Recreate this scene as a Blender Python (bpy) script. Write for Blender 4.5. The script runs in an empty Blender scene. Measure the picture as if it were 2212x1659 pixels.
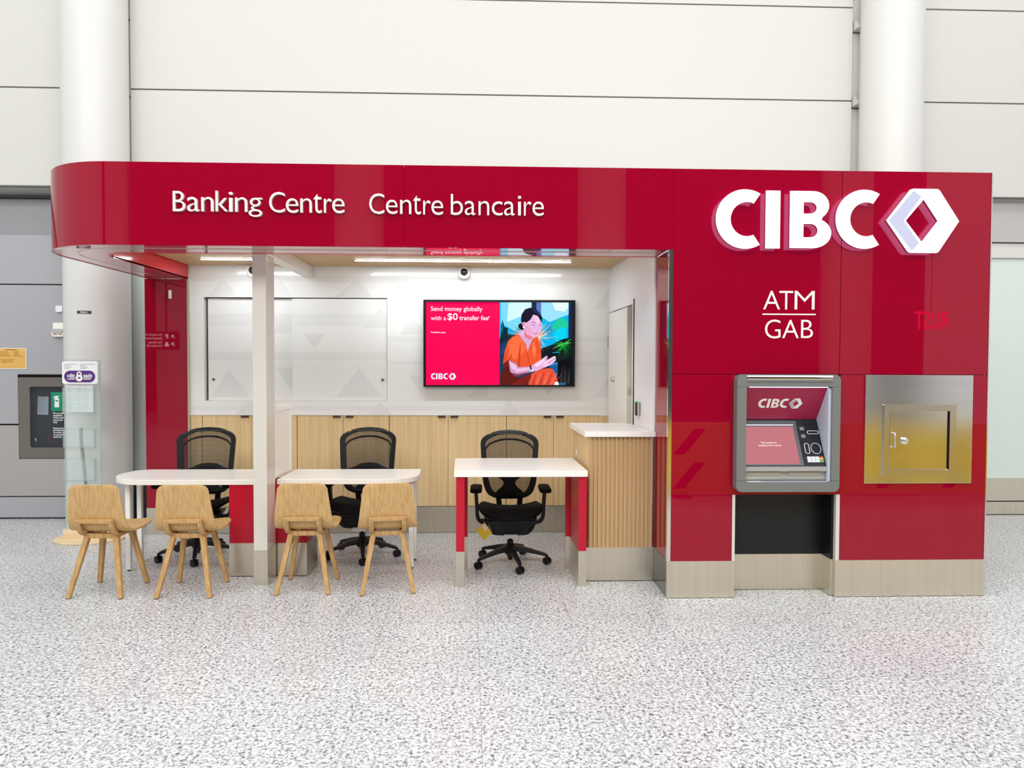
import bpy, bmesh, math, random
from mathutils import Vector, Matrix

random.seed(7)
S = bpy.context.scene
COL = S.collection
PI = math.pi

# ------------------------------------------------------------------ camera
cam_d = bpy.data.cameras.new('camera')
cam_d.sensor_width = 36.0
cam_d.lens = 1530.0 / 2212.0 * 36.0
cam = bpy.data.objects.new('camera', cam_d)
COL.objects.link(cam)
right = Vector((0.99938948, -0.03477621, 0.00335782))
up = Vector((-0.00241649, 0.02707514, 0.99963048))
fwd = Vector((0.03485428, 0.9990283, -0.02697457))
m = Matrix.Identity(4)
for i in range(3):
    m[i][0], m[i][1], m[i][2] = right[i], up[i], -fwd[i]
m.translation = Vector((0, 0, 1.62))
cam.matrix_world = m
S.camera = cam

# ------------------------------------------------------------------ light
S.view_settings.view_transform = 'Standard'
S.view_settings.look = 'None'
S.view_settings.gamma = 1.0
S.view_settings.exposure = 0.16
S.cycles.use_denoising = True
S.cycles.max_bounces = 8
S.cycles.sample_clamp_indirect = 6.0

world = bpy.data.worlds.new('world')
S.world = world
world.use_nodes = True
bg = world.node_tree.nodes['Background']
bg.inputs['Color'].default_value = (0.99, 0.995, 1.0, 1)
bg.inputs['Strength'].default_value = 0.66


def area(name, loc, size, power, rot=(0, 0, 0), color=(1, 1, 1)):
    d = bpy.data.lights.new(name, 'AREA')
    d.shape = 'RECTANGLE'
    d.size, d.size_y = size
    d.energy = power
    d.color = color
    o = bpy.data.objects.new(name, d)
    o.location = loc
    o.rotation_euler = rot
    COL.objects.link(o)
    return o


area('unseen_hall_light', (0, -4.0, 7.6), (16, 3.0), 860, (math.radians(52), 0, 0), (1, 0.995, 0.985))  # unseen fill, added and tilted to brighten the kiosk front and floor
area('unseen_hall_light', (0, 2.4, 9.0), (20, 2.0), 360, (0, 0, 0), (1, 1, 1))
area('unseen_hall_light', (0, 4.2, 9.5), (20, 0.5), 70, (0, 0, 0), (1, 1, 1))
area('unseen_hall_light', (0, 6.0, 10.0), (20, 0.4), 42, (0, 0, 0), (1, 1, 1))

# ------------------------------------------------------------------ materials


def lin(c):
    out = []
    for v in c:
        v = v / 255.0
        out.append(v / 12.92 if v <= 0.04045 else ((v + 0.055) / 1.055) ** 2.4)
    return tuple(out) + (1.0,)


def new_mat(name):
    mt = bpy.data.materials.new(name)
    mt.use_nodes = True
    nt = mt.node_tree
    return mt, nt, nt.nodes['Principled BSDF']


def mat(name, col, rough=0.5, metal=0.0, spec=0.5, emis=None, strength=1.0, coat=0.0):
    mt, nt, p = new_mat(name)
    p.inputs['Base Color'].default_value = lin(col)
    p.inputs['Roughness'].default_value = rough
    p.inputs['Metallic'].default_value = metal
    p.inputs['Specular IOR Level'].default_value = spec
    p.inputs['Coat Weight'].default_value = coat
    if emis is not None:
        p.inputs['Emission Color'].default_value = lin(emis)
        p.inputs['Emission Strength'].default_value = strength
    return mt


def glow(name, col, strength=1.0):
    """Something that only gives off light: lamps and screens."""
    mt, nt, p = new_mat(name)
    p.inputs['Base Color'].default_value = (0.0, 0.0, 0.0, 1)
    p.inputs['Specular IOR Level'].default_value = 0.1
    p.inputs['Emission Color'].default_value = lin(col)
    p.inputs['Emission Strength'].default_value = strength
    return mt


def coords(nt, scale=(1, 1, 1), rot=(0, 0, 0)):
    tc = nt.nodes.new('ShaderNodeTexCoord')
    mp = nt.nodes.new('ShaderNodeMapping')
    mp.inputs['Scale'].default_value = scale
    mp.inputs['Rotation'].default_value = rot
    nt.links.new(tc.outputs['Object'], mp.inputs['Vector'])
    return mp.outputs['Vector']


def ramp(nt, fac, stops):
    r = nt.nodes.new('ShaderNodeValToRGB')
    el = r.color_ramp.elements
    while len(el) < len(stops):
        el.new(0.5)
    for e, (p, c) in zip(el, stops):
        e.position = p
        e.color = c
    nt.links.new(fac, r.inputs['Fac'])
    return r.outputs['Color']


def wood(name, c1, c2, grain='z', fine=60.0, rough=0.45):
    mt, nt, p = new_mat(name)
    sc = {'z': (fine, fine, 1.0), 'x': (1.0, fine, fine), 'y': (fine, 1.0, fine)}[grain]
    v = coords(nt, sc)
    n = nt.nodes.new('ShaderNodeTexNoise')
    n.inputs['Scale'].default_value = 1.0
    n.inputs['Detail'].default_value = 4.0
    n.inputs['Roughness'].default_value = 0.6
    nt.links.new(v, n.inputs['Vector'])
    c = ramp(nt, n.outputs['Fac'], [(0.32, lin(c2)), (0.62, lin(c1))])
    nt.links.new(c, p.inputs['Base Color'])
    p.inputs['Roughness'].default_value = rough
    return mt


def brushed(name, col, axis='z', rough=0.34, var=0.16, metal=1.0, aniso=0.3):
    mt, nt, p = new_mat(name)
    sc = {'z': (38, 38, 0.7), 'x': (0.7, 60, 60)}[axis]
    v = coords(nt, sc)
    n = nt.nodes.new('ShaderNodeTexNoise')
    n.inputs['Scale'].default_value = 1.0
    n.inputs['Detail'].default_value = 3.0
    nt.links.new(v, n.inputs['Vector'])
    a = lin(col)
    lo = tuple(x * (1 - var) for x in a[:3]) + (1,)
    hi = tuple(min(1, x * (1 + var * 0.6)) for x in a[:3]) + (1,)
    nt.links.new(ramp(nt, n.outputs['Fac'], [(0.3, lo), (0.7, hi)]), p.inputs['Base Color'])
    p.inputs['Metallic'].default_value = metal
    p.inputs['Roughness'].default_value = rough
    p.inputs['Anisotropic'].default_value = aniso
    return mt


def granite(name):
    mt, nt, p = new_mat(name)
    tc = nt.nodes.new('ShaderNodeTexCoord')
    v = tc.outputs['Object']
    n1 = nt.nodes.new('ShaderNodeTexNoise')
    n1.inputs['Scale'].default_value = 62.0
    n1.inputs['Detail'].default_value = 3.5
    n1.inputs['Roughness'].default_value = 0.72
    n1.inputs['Distortion'].default_value = 0.6
    nt.links.new(v, n1.inputs['Vector'])
    c1 = ramp(nt, n1.outputs['Fac'], [(0.36, lin((92, 94, 100))), (0.44, lin((160, 162, 165))), (0.515, lin((218, 219, 219))), (0.66, lin((238, 239, 239)))])
    # soft clouds of slightly greyer stone
    n2 = nt.nodes.new('ShaderNodeTexNoise')
    n2.inputs['Scale'].default_value = 1.1
    n2.inputs['Detail'].default_value = 3.0
    nt.links.new(v, n2.inputs['Vector'])
    c2 = ramp(nt, n2.outputs['Fac'], [(0.35, (0.90, 0.90, 0.91, 1)), (0.7, (1, 1, 1, 1))])
    mx = nt.nodes.new('ShaderNodeMix')
    mx.data_type = 'RGBA'
    mx.blend_type = 'MULTIPLY'
    mx.inputs['Factor'].default_value = 1.0
    nt.links.new(c1, mx.inputs['A'])
    nt.links.new(c2, mx.inputs['B'])
    # tile joints: hairline gaps every 0.59 m across and 0.9 m deep
    sep = nt.nodes.new('ShaderNodeSeparateXYZ')
    mp = nt.nodes.new('ShaderNodeMapping')
    mp.inputs['Rotation'].default_value = (0, 0, -0.025)
    nt.links.new(v, mp.inputs['Vector'])
    nt.links.new(mp.outputs['Vector'], sep.inputs['Vector'])

    def line(out, off, pitch, w):
        a = nt.nodes.new('ShaderNodeMath'); a.operation = 'ADD'
        a.inputs[1].default_value = off
        nt.links.new(out, a.inputs[0])
        b = nt.nodes.new('ShaderNodeMath'); b.operation = 'PINGPONG'
        b.inputs[1].default_value = pitch / 2
        nt.links.new(a.outputs[0], b.inputs[0])
        c = nt.nodes.new('ShaderNodeMath'); c.operation = 'LESS_THAN'
        c.inputs[1].default_value = w
        nt.links.new(b.outputs[0], c.inputs[0])
        return c.outputs[0]
    lx = line(sep.outputs['X'], -0.645 + 0.59 * 40, 0.59, 0.0013)
    ly = line(sep.outputs['Y'], -5.33 + 0.9 * 40, 0.9, 0.0013)
    mm = nt.nodes.new('ShaderNodeMath'); mm.operation = 'MAXIMUM'
    nt.links.new(lx, mm.inputs[0])
    nt.links.new(ly, mm.inputs[1])
    half = nt.nodes.new('ShaderNodeMath'); half.operation = 'MULTIPLY'
    half.inputs[1].default_value = 0.8
    nt.links.new(mm.outputs[0], half.inputs[0])
    mj = nt.nodes.new('ShaderNodeMix')
    mj.data_type = 'RGBA'
    nt.links.new(half.outputs[0], mj.inputs['Factor'])
    nt.links.new(mx.outputs['Result'], mj.inputs['A'])
    mj.inputs['B'].default_value = lin((120, 118, 116))
    nt.links.new(mj.outputs['Result'], p.inputs['Base Color'])
    p.inputs['Roughness'].default_value = 0.28
    p.inputs['Specular IOR Level'].default_value = 0.45
    return mt


def clear(name, tint, fac=0.12, rough=0.02):
    mt, nt, p = new_mat(name)
    out = nt.nodes['Material Output']
    tr = nt.nodes.new('ShaderNodeBsdfTransparent')
    tr.inputs['Color'].default_value = lin(tint)
    p.inputs['Base Color'].default_value = lin((236, 241, 241))
    p.inputs['Roughness'].default_value = rough
    mx = nt.nodes.new('ShaderNodeMixShader')
    mx.inputs['Fac'].default_value = fac
    nt.links.new(tr.outputs[0], mx.inputs[1])
    nt.links.new(p.outputs[0], mx.inputs[2])
    nt.links.new(mx.outputs[0], out.inputs['Surface'])
    return mt


def netting(name):
    mt, nt, p = new_mat(name)
    out = nt.nodes['Material Output']
    p.inputs['Base Color'].default_value = lin((26, 25, 27))
    p.inputs['Roughness'].default_value = 0.7
    tc = nt.nodes.new('ShaderNodeTexCoord')
    sep = nt.nodes.new('ShaderNodeSeparateXYZ')
    nt.links.new(tc.outputs['Object'], sep.inputs['Vector'])
    a = nt.nodes.new('ShaderNodeMath'); a.operation = 'PINGPONG'
    a.inputs[1].default_value = 0.0052
    nt.links.new(sep.outputs['Z'], a.inputs[0])
    f = nt.nodes.new('ShaderNodeMapRange')
    f.inputs['From Min'].default_value = 0.0
    f.inputs['From Max'].default_value = 0.0052
    f.inputs['To Min'].default_value = 0.42
    f.inputs['To Max'].default_value = 0.92
    nt.links.new(a.outputs[0], f.inputs['Value'])
    tr = nt.nodes.new('ShaderNodeBsdfTransparent')
    mx = nt.nodes.new('ShaderNodeMixShader')
    nt.links.new(f.outputs['Result'], mx.inputs['Fac'])
    nt.links.new(tr.outputs[0], mx.inputs[1])
    nt.links.new(p.outputs[0], mx.inputs[2])
    nt.links.new(mx.outputs[0], out.inputs['Surface'])
    return mt


M = {
    'floor': granite('granite'),
    'hall_white': mat('hall_white', (208, 207, 201), 0.45, spec=0.3),
    'column_white': mat('column_white', (216, 215, 211), 0.35, spec=0.4),
    'joint': mat('joint', (70, 68, 76), 0.8, spec=0.1),
    'hall_grey': mat('hall_grey', (168, 169, 172), 0.5, spec=0.3),
    'band_grey': mat('band_grey', (186, 185, 183), 0.5, spec=0.3),
    'hall_steel': brushed('hall_steel', (205, 200, 196), 'z', 0.4, 0.03),
    'red': mat('red_glass', (148, 1, 36), 0.015, spec=0.42),
    'red_matt': mat('red_laminate', (186, 14, 44), 0.3, spec=0.4),
    'steel': brushed('brushed_steel', (224, 217, 200), 'z', 0.32, 0.05),
    'plate': brushed('plate_steel', (220, 220, 218), 'x', 0.16, 0.03, aniso=0.0),
    'chrome': mat('chrome', (225, 225, 222), 0.12, 1.0),
    'dark_chrome': mat('dark_chrome', (120, 120, 122), 0.18, 1.0),
    'white': mat('white_laminate', (242, 240, 233), 0.25, spec=0.5),
    'white_gloss': mat('white_gloss', (240, 239, 233), 0.12, spec=0.5),
    'pattern': mat('pattern_grey', (230, 229, 224), 0.12, spec=0.5),
    'pattern_pale': mat('pattern_pale', (234, 233, 227), 0.12, spec=0.5),
    'post': mat('post_white', (214, 209, 199), 0.15, spec=0.5),
    'letter': mat('letter_white', (240, 238, 230), 0.45),
    'black': mat('black_plastic', (14, 14, 16), 0.42, spec=0.35),
    'black_fabric': mat('black_fabric', (9, 9, 11), 0.8, spec=0.2),
    'black_panel': mat('black_panel', (17, 19, 23), 0.35, spec=0.4),
    'black_glass': mat('black_glass', (12, 15, 24), 0.08, spec=0.5),
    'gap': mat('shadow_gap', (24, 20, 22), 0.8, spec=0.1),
    'oak': wood('oak_cabinet', (230, 201, 152), (212, 180, 128), 'z', 45),
    'oak_slat': wood('oak_flutes', (206, 172, 126), (182, 146, 100), 'z', 60),
    'oak_light': wood('oak_side', (226, 196, 148), (206, 174, 124), 'z', 45),
    'oak_ceiling': wood('oak_ceiling', (205, 172, 122), (182, 148, 100), 'x', 50),
    'chair_oak': wood('chair_oak', (207, 170, 114), (184, 145, 88), 'z', 70),
    'chair_leg': wood('chair_leg_oak', (200, 160, 104), (174, 132, 78), 'z', 60),
    'ply': wood('pale_ply', (236, 214, 178), (220, 194, 152), 'x', 30),
    'net': netting('chair_net'),
    'led': glow('led_white', (236, 246, 255), 66.0),
    'cool_glow': glow('cool_glow', (225, 238, 255), 7.0),
    'sign_face': glow('sign_face', (255, 253, 248), 2.2),
    'sign_halo': glow('sign_halo', (196, 200, 255), 3.2),
    'sign_lavender': glow('sign_lavender', (206, 208, 232), 1.0),
    'sign_side': mat('sign_side', (168, 60, 90), 0.4),
    'atm_grey': mat('atm_grey', (116, 118, 114), 0.55, spec=0.3),
    'atm_inner': mat('atm_inner', (196, 204, 216), 0.35, spec=0.5),
    'atm_silver': mat('atm_silver', (176, 176, 174), 0.35, 0.25),
    'atm_beige': mat('atm_shutter', (184, 176, 156), 0.5),
    'atm_screen': glow('atm_screen', (202, 122, 130), 0.85),
    'screen_text': glow('screen_text', (255, 240, 238), 1.0),
    'key': mat('key_white', (220, 224, 232), 0.4),
    'key_red': mat('key_red', (214, 74, 44), 0.4),
    'key_yellow': mat('key_yellow', (222, 200, 60), 0.4),
    'key_green': mat('key_green', (110, 168, 70), 0.4),
    'frost': mat('frosted_glass', (214, 226, 220), 0.25, spec=0.5),
    'acrylic': clear('acrylic', (247, 251, 250), 0.14),
    'acrylic_edge': clear('acrylic_edge', (222, 234, 230), 0.30),
    'cabinet_glass': clear('cabinet_glass', (226, 230, 234), 0.03),
    'paper': mat('paper', (240, 240, 240), 0.7),
    'ink': mat('ink_grey', (150, 150, 152), 0.8),
    'ink_dark': mat('ink_dark', (60, 60, 62), 0.8),
    'purple': mat('purple', (88, 40, 122), 0.4),
    'green_sign': mat('green_sign', (0, 140, 98), 0.5),
    'notice': wood('notice_paper', (228, 182, 98), (216, 166, 84), 'x', 12, 0.7),
    'bronze': mat('cabinet_bronze', (122, 117, 108), 0.42, 0.55),
    'dark_inside': mat('cabinet_inside', (112, 120, 128), 0.6),
    'valve_red': mat('valve_red', (170, 50, 40), 0.35),
    'tag_yellow': mat('tag_yellow', (196, 164, 20), 0.5),
    'strap': mat('grey_strap', (150, 154, 146), 0.6),
    'barrier_yellow': mat('barrier_yellow', (252, 208, 0), 0.5),
    'far_wall': mat('far_wall', (84, 82, 84), 0.7),
    'rubber': mat('rubber', (40, 40, 42), 0.7),
    'dome': mat('dome_glass', (10, 10, 12), 0.05, spec=0.8),
}

# ------------------------------------------------------------------ mesh helpers
WL = {}      # world location of every root or part that was made


class MB:
    def __init__(self):
        self.v, self.f, self.m = [], [], []

    def add(self, vs, fs, mi=0):
        n = len(self.v)
        self.v += [tuple(p) for p in vs]
        self.f += [tuple(i + n for i in q) for q in fs]
        self.m += [mi] * len(fs)
        return self

    def box(self, x0, x1, y0, y1, z0, z1, mi=0):
        return self.add([(x0, y0, z0), (x1, y0, z0), (x1, y1, z0), (x0, y1, z0), (x0, y0, z1), (x1, y0, z1), (x1, y1, z1), (x0, y1, z1)],
                        [(0, 3, 2, 1), (4, 5, 6, 7), (0, 1, 5, 4), (1, 2, 6, 5), (2, 3, 7, 6), (3, 0, 4, 7)], mi)

    def hexa(self, low, high, mi=0):
        return self.add(list(low) + list(high), [(0, 3, 2, 1), (4, 5, 6, 7), (0, 1, 5, 4), (1, 2, 6, 5), (2, 3, 7, 6), (3, 0, 4, 7)], mi)

    def prism(self, pts, z0, z1, mi=0):
        """polygon in XY (counter-clockwise), raised from z0 to z1"""
        n = len(pts)
        vs = [(x, y, z0) for x, y in pts] + [(x, y, z1) for x, y in pts]
        fs = [tuple(range(n - 1, -1, -1)), tuple(range(n, 2 * n))]
        fs += [(i, (i + 1) % n, n + (i + 1) % n, n + i) for i in range(n)]
        return self.add(vs, fs, mi)

    def prism_x(self, pts, x0, x1, mi=0):
        """polygon in YZ swept along X"""
        n = len(pts)
        vs = [(x0, y, z) for y, z in pts] + [(x1, y, z) for y, z in pts]
        fs = [tuple(range(n)), tuple(range(2 * n - 1, n - 1, -1))]
        fs += [((i + 1) % n, i, n + i, n + (i + 1) % n) for i in range(n)]
        return self.add(vs, fs, mi)

    def tube(self, path, r, n=12, mi=0, closed=False, rx=None):
        path = [Vector(p) for p in path]
        k = len(path)
        rs = r if isinstance(r, (list, tuple)) else [r] * k
        vs, fs = [], []
        prev = None
        for i, p in enumerate(path):
            if closed:
                t = path[(i + 1) % k] - path[i - 1]
            else:
                t = path[min(i + 1, k - 1)] - path[max(i - 1, 0)]
            t.normalize()
            if prev is None:
                a = Vector((0, 0, 1)) if abs(t.z) < 0.9 else Vector((1, 0, 0))
                u = a.cross(t).normalized()
            else:
                u = (prev - t * prev.dot(t)).normalized()
            prev = u
            w = t.cross(u)
            for j in range(n):
                a = 2 * PI * j / n
                vs.append(p + (u * math.cos(a) + w * math.sin(a)) * rs[i])
        last = k if closed else k - 1
        for i in range(last):
            i2 = (i + 1) % k
            for j in range(n):
                j2 = (j + 1) % n
                fs.append((i * n + j, i * n + j2, i2 * n + j2, i2 * n + j))
        if not closed:
            fs.append(tuple(range(n - 1, -1, -1)))
            fs.append(tuple((k - 1) * n + j for j in range(n)))
        return self.add(vs, fs, mi)

    def bar(self, path, w, t, side=Vector((1, 0, 0)), mi=0):
        """rectangular section, w along side, t across, following a path"""
        path = [Vector(p) for p in path]
        k = len(path)
        vs, fs = [], []
        for i, p in enumerate(path):
            tg = (path[min(i + 1, k - 1)] - path[max(i - 1, 0)]).normalized()
            u = (side - tg * side.dot(tg)).normalized()
            q = tg.cross(u)
            for a, b in ((-1, -1), (1, -1), (1, 1), (-1, 1)):
                vs.append(p + u * a * w / 2 + q * b * t / 2)
        for i in range(k - 1):
            for j in range(4):
                j2 = (j + 1) % 4
                fs.append((i * 4 + j, i * 4 + j2, i * 4 + 4 + j2, i * 4 + 4 + j))
        fs += [(3, 2, 1, 0), tuple((k - 1) * 4 + j for j in range(4))]
        return self.add(vs, fs, mi)

    def lathe(self, prof, c=(0, 0, 0), axis='z', n=32, mi=0):
        vs, fs = [], []
        for r, h in prof:
            for j in range(n):
                a = 2 * PI * j / n
                x, y = r * math.cos(a), r * math.sin(a)
                p = {'z': (x, y, h), 'y': (x, h, -y), 'x': (h, x, y)}[axis]
                vs.append((p[0] + c[0], p[1] + c[1], p[2] + c[2]))
        k = len(prof)
        for i in range(k - 1):
            for j in range(n):
                j2 = (j + 1) % n
                fs.append((i * n + j, i * n + j2, i * n + n + j2, i * n + n + j))
        fs.append(tuple(range(n - 1, -1, -1)))
        fs.append(tuple((k - 1) * n + j for j in range(n)))
        return self.add(vs, fs, mi)

    def sphere(self, c, r, n=20, mi=0, sq=(1, 1, 1)):
        vs, fs = [], []
        k = n // 2
        for i in range(k + 1):
            th = PI * i / k
            for j in range(n):
                a = 2 * PI * j / n
                vs.append((c[0] + sq[0] * r * math.sin(th) * math.cos(a), c[1] + sq[1] * r * math.sin(th) * math.sin(a), c[2] + sq[2] * r * math.cos(th)))
        for i in range(k):
            for j in range(n):
                j2 = (j + 1) % n
                fs.append((i * n + j, i * n + n + j, i * n + n + j2, i * n + j2))
        return self.add(vs, fs, mi)

    def grid(self, rows, mi=0):
        n, k = len(rows[0]), len(rows)
        return self.add([p for r in rows for p in r],
                        [(i * n + j, i * n + j + 1, i * n + n + j + 1, i * n + n + j) for i in range(k - 1) for j in range(n - 1)], mi)

    def flat(self, me, fr, mi=0, sx=1.0, sy=1.0, ox=0.0, oy=0.0, oz=0.0):
        """(verts, faces) drawn in a plane, laid on a frame (origin, ex, ey)"""
        o, ex, ey = fr
        o, ex, ey = Vector(o), Vector(ex), Vector(ey)
        en = ex.cross(ey).normalized()
        vs, fs = me
        return self.add([o + ex * (ox + x * sx) + ey * (oy + y * sy) + en * (oz + z) for x, y, z in vs], fs, mi)


FRONT = lambda y: ((0, y, 0), (1, 0, 0), (0, 0, 1))       # a sheet facing the hall at depth y


def _mesh_of(curve):
    o = bpy.data.objects.new('outline', curve)
    COL.objects.link(o)
    dg = bpy.context.evaluated_depsgraph_get()
    me = bpy.data.meshes.new_from_object(o.evaluated_get(dg))
    vs = [tuple(v.co) for v in me.vertices]
    fs = [tuple(p.vertices) for p in me.polygons]
    bpy.data.objects.remove(o)
    bpy.data.meshes.remove(me)
    bpy.data.curves.remove(curve)
    return vs, fs


def shape(polys, d):
    """closed outlines (the inner ones cut holes), d thick, centred on their plane"""
    c = bpy.data.curves.new('outline', 'CURVE')
    c.dimensions = '2D'
    c.fill_mode = 'BOTH'
    c.extrude = d / 2
    for poly in polys:
        s = c.splines.new('POLY')
        s.points.add(len(poly) - 1)
        for p, (x, y) in zip(s.points, poly):
            p.co = (x, y, 0, 1)
        s.use_cyclic_u = True
    return _mesh_of(c)


_gl = {}


def glyphs(txt, d=0.0, bold=0.0):
    key = (txt, d, bold)
    if key not in _gl:
        c = bpy.data.curves.new('outline', 'FONT')
        c.body = txt
        c.extrude = d / 2
        c.offset = bold
        c.resolution_u = 4
        vs, fs = _mesh_of(c)
        if not vs:
            _gl[key] = (vs, fs)
        else:
            _gl[key] = (vs, fs)
    return _gl[key]


def fit(mb, txt, x0, x1, z0, z1, y, d=0.0, bold=0.0, mi=0, fr=None, oz=0.0):
    """lettering stretched to fill the rectangle x0..x1, z0..z1"""
    vs, fs = glyphs(txt, 0.0 if d == 0 else 1.0, bold)
    ax0, ax1 = min(v[0] for v in vs), max(v[0] for v in vs)
    az0, az1 = min(v[1] for v in vs), max(v[1] for v in vs)
    sx, sz = (x1 - x0) / max(ax1 - ax0, 1e-6), (z1 - z0) / max(az1 - az0, 1e-6)
    me = ([(x0 + (v[0] - ax0) * sx, z0 + (v[1] - az0) * sz, v[2] * d) for v in vs], fs)
    return mb.flat(me, fr or FRONT(y), mi, oz=oz)


def rrect(x0, x1, z0, z1, r, n=6):
    out = []
    for cx, cz, a0 in ((x1 - r, z0 + r, -90), (x1 - r, z1 - r, 0), (x0 + r, z1 - r, 90), (x0 + r, z0 + r, 180)):
        for i in range(n + 1):
            a = math.radians(a0 + 90 * i / n)
            out.append((cx + r * math.cos(a), cz + r * math.sin(a)))
    return out


def ring(cx, cz, rx, rz, n=32):
    return [(cx + rx * math.cos(2 * PI * i / n), cz + rz * math.sin(2 * PI * i / n)) for i in range(n)]


def obj(name, mb, mats, parent=None, smooth=False, bevel=0.0, seg=2, pivot=None):
    vs = [Vector(v) for v in mb.v]
    lo = [min(v[i] for v in vs) for i in range(3)]
    hi = [max(v[i] for v in vs) for i in range(3)]
    org = Vector(pivot) if pivot else Vector(((lo[0] + hi[0]) / 2, (lo[1] + hi[1]) / 2, lo[2]))
    me = bpy.data.meshes.new(name)
    me.from_pydata([v - org for v in vs], [], mb.f)
    if not isinstance(mats, (list, tuple)):
        mats = [mats]
    for q in mats:
        me.materials.append(M[q] if isinstance(q, str) else q)
    for p, i in zip(me.polygons, mb.m):
        p.material_index = i
    bm = bmesh.new()
    bm.from_mesh(me)
    bmesh.ops.recalc_face_normals(bm, faces=bm.faces)
    bm.to_mesh(me)
    bm.free()
    if smooth:
        me.polygons.foreach_set('use_smooth', [True] * len(me.polygons))
        me.set_sharp_from_angle(angle=math.radians(42))
    me.update()
    o = bpy.data.objects.new(name, me)
    COL.objects.link(o)
    if parent is not None:
        o.parent = parent
        o.location = org - WL[parent.name]
    else:
        o.location = org
    WL[o.name] = org
    if bevel:
        b = o.modifiers.new('bevel', 'BEVEL')
        b.width = bevel
        b.segments = seg
        b.limit_method = 'ANGLE'
        b.angle_limit = math.radians(40)
        b.harden_normals = False
    return o


def tag(o, label, cat, group=None):
    o['label'] = label
    o['category'] = cat
    if group:
        o['group'] = group
    return o


def thing(name, label, cat, loc, group=None):
    o = bpy.data.objects.new(name, None)
    o.empty_display_size = 0.1
    o.location = loc
    COL.objects.link(o)
    WL[o.name] = Vector(loc)
    return tag(o, label, cat, group)


def struct(name, mb, mats, parent=None, **k):
    o = obj(name, mb, mats, parent, **k)
    if parent is None:
        o['kind'] = 'structure'
    return o


def copy_tree(o, parent=None):
    c = o.copy()
    COL.objects.link(c)
    if parent is not None:
        c.parent = parent
    for ch in list(o.children):
        copy_tree(ch, c)
    return c


# ------------------------------------------------------------------ the hall
struct('floor', MB().box(-13, 13, -13, 8.2, -0.1, 0.0), 'floor', pivot=(0, 0, 0))

YU = 7.38            # face of the upper white panels
YL = 7.50            # face of the lower wall below their drip edge
g = 0.008
hw = MB()
hw.box(-13, 13, 7.46, 8.05, 3.42, 9.0, 1)                                     # dark backing seen in the joints
zs = [3.413, 4.40, 5.365, 9.0]
for xa, xb in ((-13, -4.05), (-3.62, 3.815), (4.0, 13)):
    for za, zb in zip(zs[:-1], zs[1:]):
        hw.box(xa + g / 2, xb - g / 2, YU, 7.50, za + g, zb - g, 0)
# narrow returns beside the two columns with their sloping ledges
for xa, xb in ((-3.61, -3.40), (3.825, 4.0)):
    pass
for xa, xb, ls in ((-4.05, -3.628, (4.33, 5.10)), (3.823, 4.0, (4.335, 5.12))):
    zz = [3.413] + list(ls) + [9.0]
    for za, zb in zip(zz[:-1], zz[1:]):
        hw.box(xa, xb, YU + 0.03, 7.5, za + g, zb - g, 0)
    for z in ls:
        hw.hexa([(xa, YU - 0.10, z + 0.006), (xb, YU - 0.0, z + 0.006), (xb, YU + 0.04, z + 0.006), (xa, YU + 0.04, z + 0.006)],
                [(xa, YU - 0.03, z + 0.11), (xb, YU + 0.01, z + 0.02), (xb, YU + 0.04, z + 0.02), (xa, YU + 0.04, z + 0.11)], 0)
hw.box(-13, 13, 7.44, 8.05, 3.405, 3.413, 2)
struct('wall_back', hw, ['hall_white', 'joint', 'band_grey'])

# lower wall to the left of the kiosk: grey panels over steel
lw = MB()
lw.box(-13, -3.2, 7.56, 7.75, 0, 2.94, 1)
lw.box(-13, -3.2, 7.96, 8.05, 2.9, 3.42, 1)
lw.box(-13, -3.76, 7.70, 7.80, 2.945, 3.35, 0)
for za, zb, k in ((2.435, 2.945, 0), (0.985, 2.435, 0), (0.233, 0.985, 2), (0.012, 0.233, 0)):
    for xa, xb in ((-13, -4.85), (-4.00, -3.76)) if za < 1.3 and zb > 0.6 else ((-13, -3.76),):
        if za == 0.985:
            lw.box(-13, -4.85, YL, 7.6, za + g, 1.505, k)
            lw.box(-13, -3.76, YL, 7.6, 1.505, zb - g, k)
            lw.box(-4.0, -3.76, YL, 7.6, za + g, 1.505, k)
            break
        if za == 0.233:
            lw.box(-13, -4.85, YL, 7.6, za + g, zb - g, k)
            lw.box(-4.85, -3.76, YL, 7.6, za + g, 0.628, k)
            lw.box(-4.0, -3.76, YL, 7.6, 0.628, zb - g, k)
            break
        lw.box(xa, xb, YL, 7.6, za + g * 0.6, zb - g * 0.6, k)
struct('wall_left', lw, ['hall_grey', 'joint', 'hall_steel'])

# pale frosted glazing seen between the left column and the kiosk
w1 = MB()
w1.box(-3.70, -3.2, 7.50, 7.54, 0.36, 3.40)
win1 = struct('window_1', w1, 'frost')
obj('window_frame', MB().box(-3.76, -3.685, 7.47, 7.56, 0.0, 3.40).box(-3.685, -3.2, 7.48, 7.56, 0.0, 0.36), 'dark_chrome', win1)

# lower wall to the right: grey band, frosted glazing, steel skirting
rw = MB()
rw.box(3.4, 13, 7.62, 7.75, 0, 3.41, 1)
rw.box(3.4, 13, YL, 7.6, 2.965, 3.405, 0)
struct('wall_right', rw, ['band_grey', 'joint'])
w2 = MB().box(3.4, 13, 7.56, 7.60, 0.40, 2.955)
win2 = struct('window_2', w2, 'frost')
obj('window_frame', MB().box(3.4, 13, 7.53, 7.60, 2.80, 2.955), mat('frame_pale', (214, 214, 208), 0.4), win2)
struct('baseboard_right', MB().box(3.4, 13, 7.51, 7.6, 0.155, 0.40).box(3.4, 13, 7.50, 7.6, 0.01, 0.145).box(3.4, 13, 7.53, 7.62, 0.0, 0.16, 1), ['steel', 'joint'])

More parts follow.
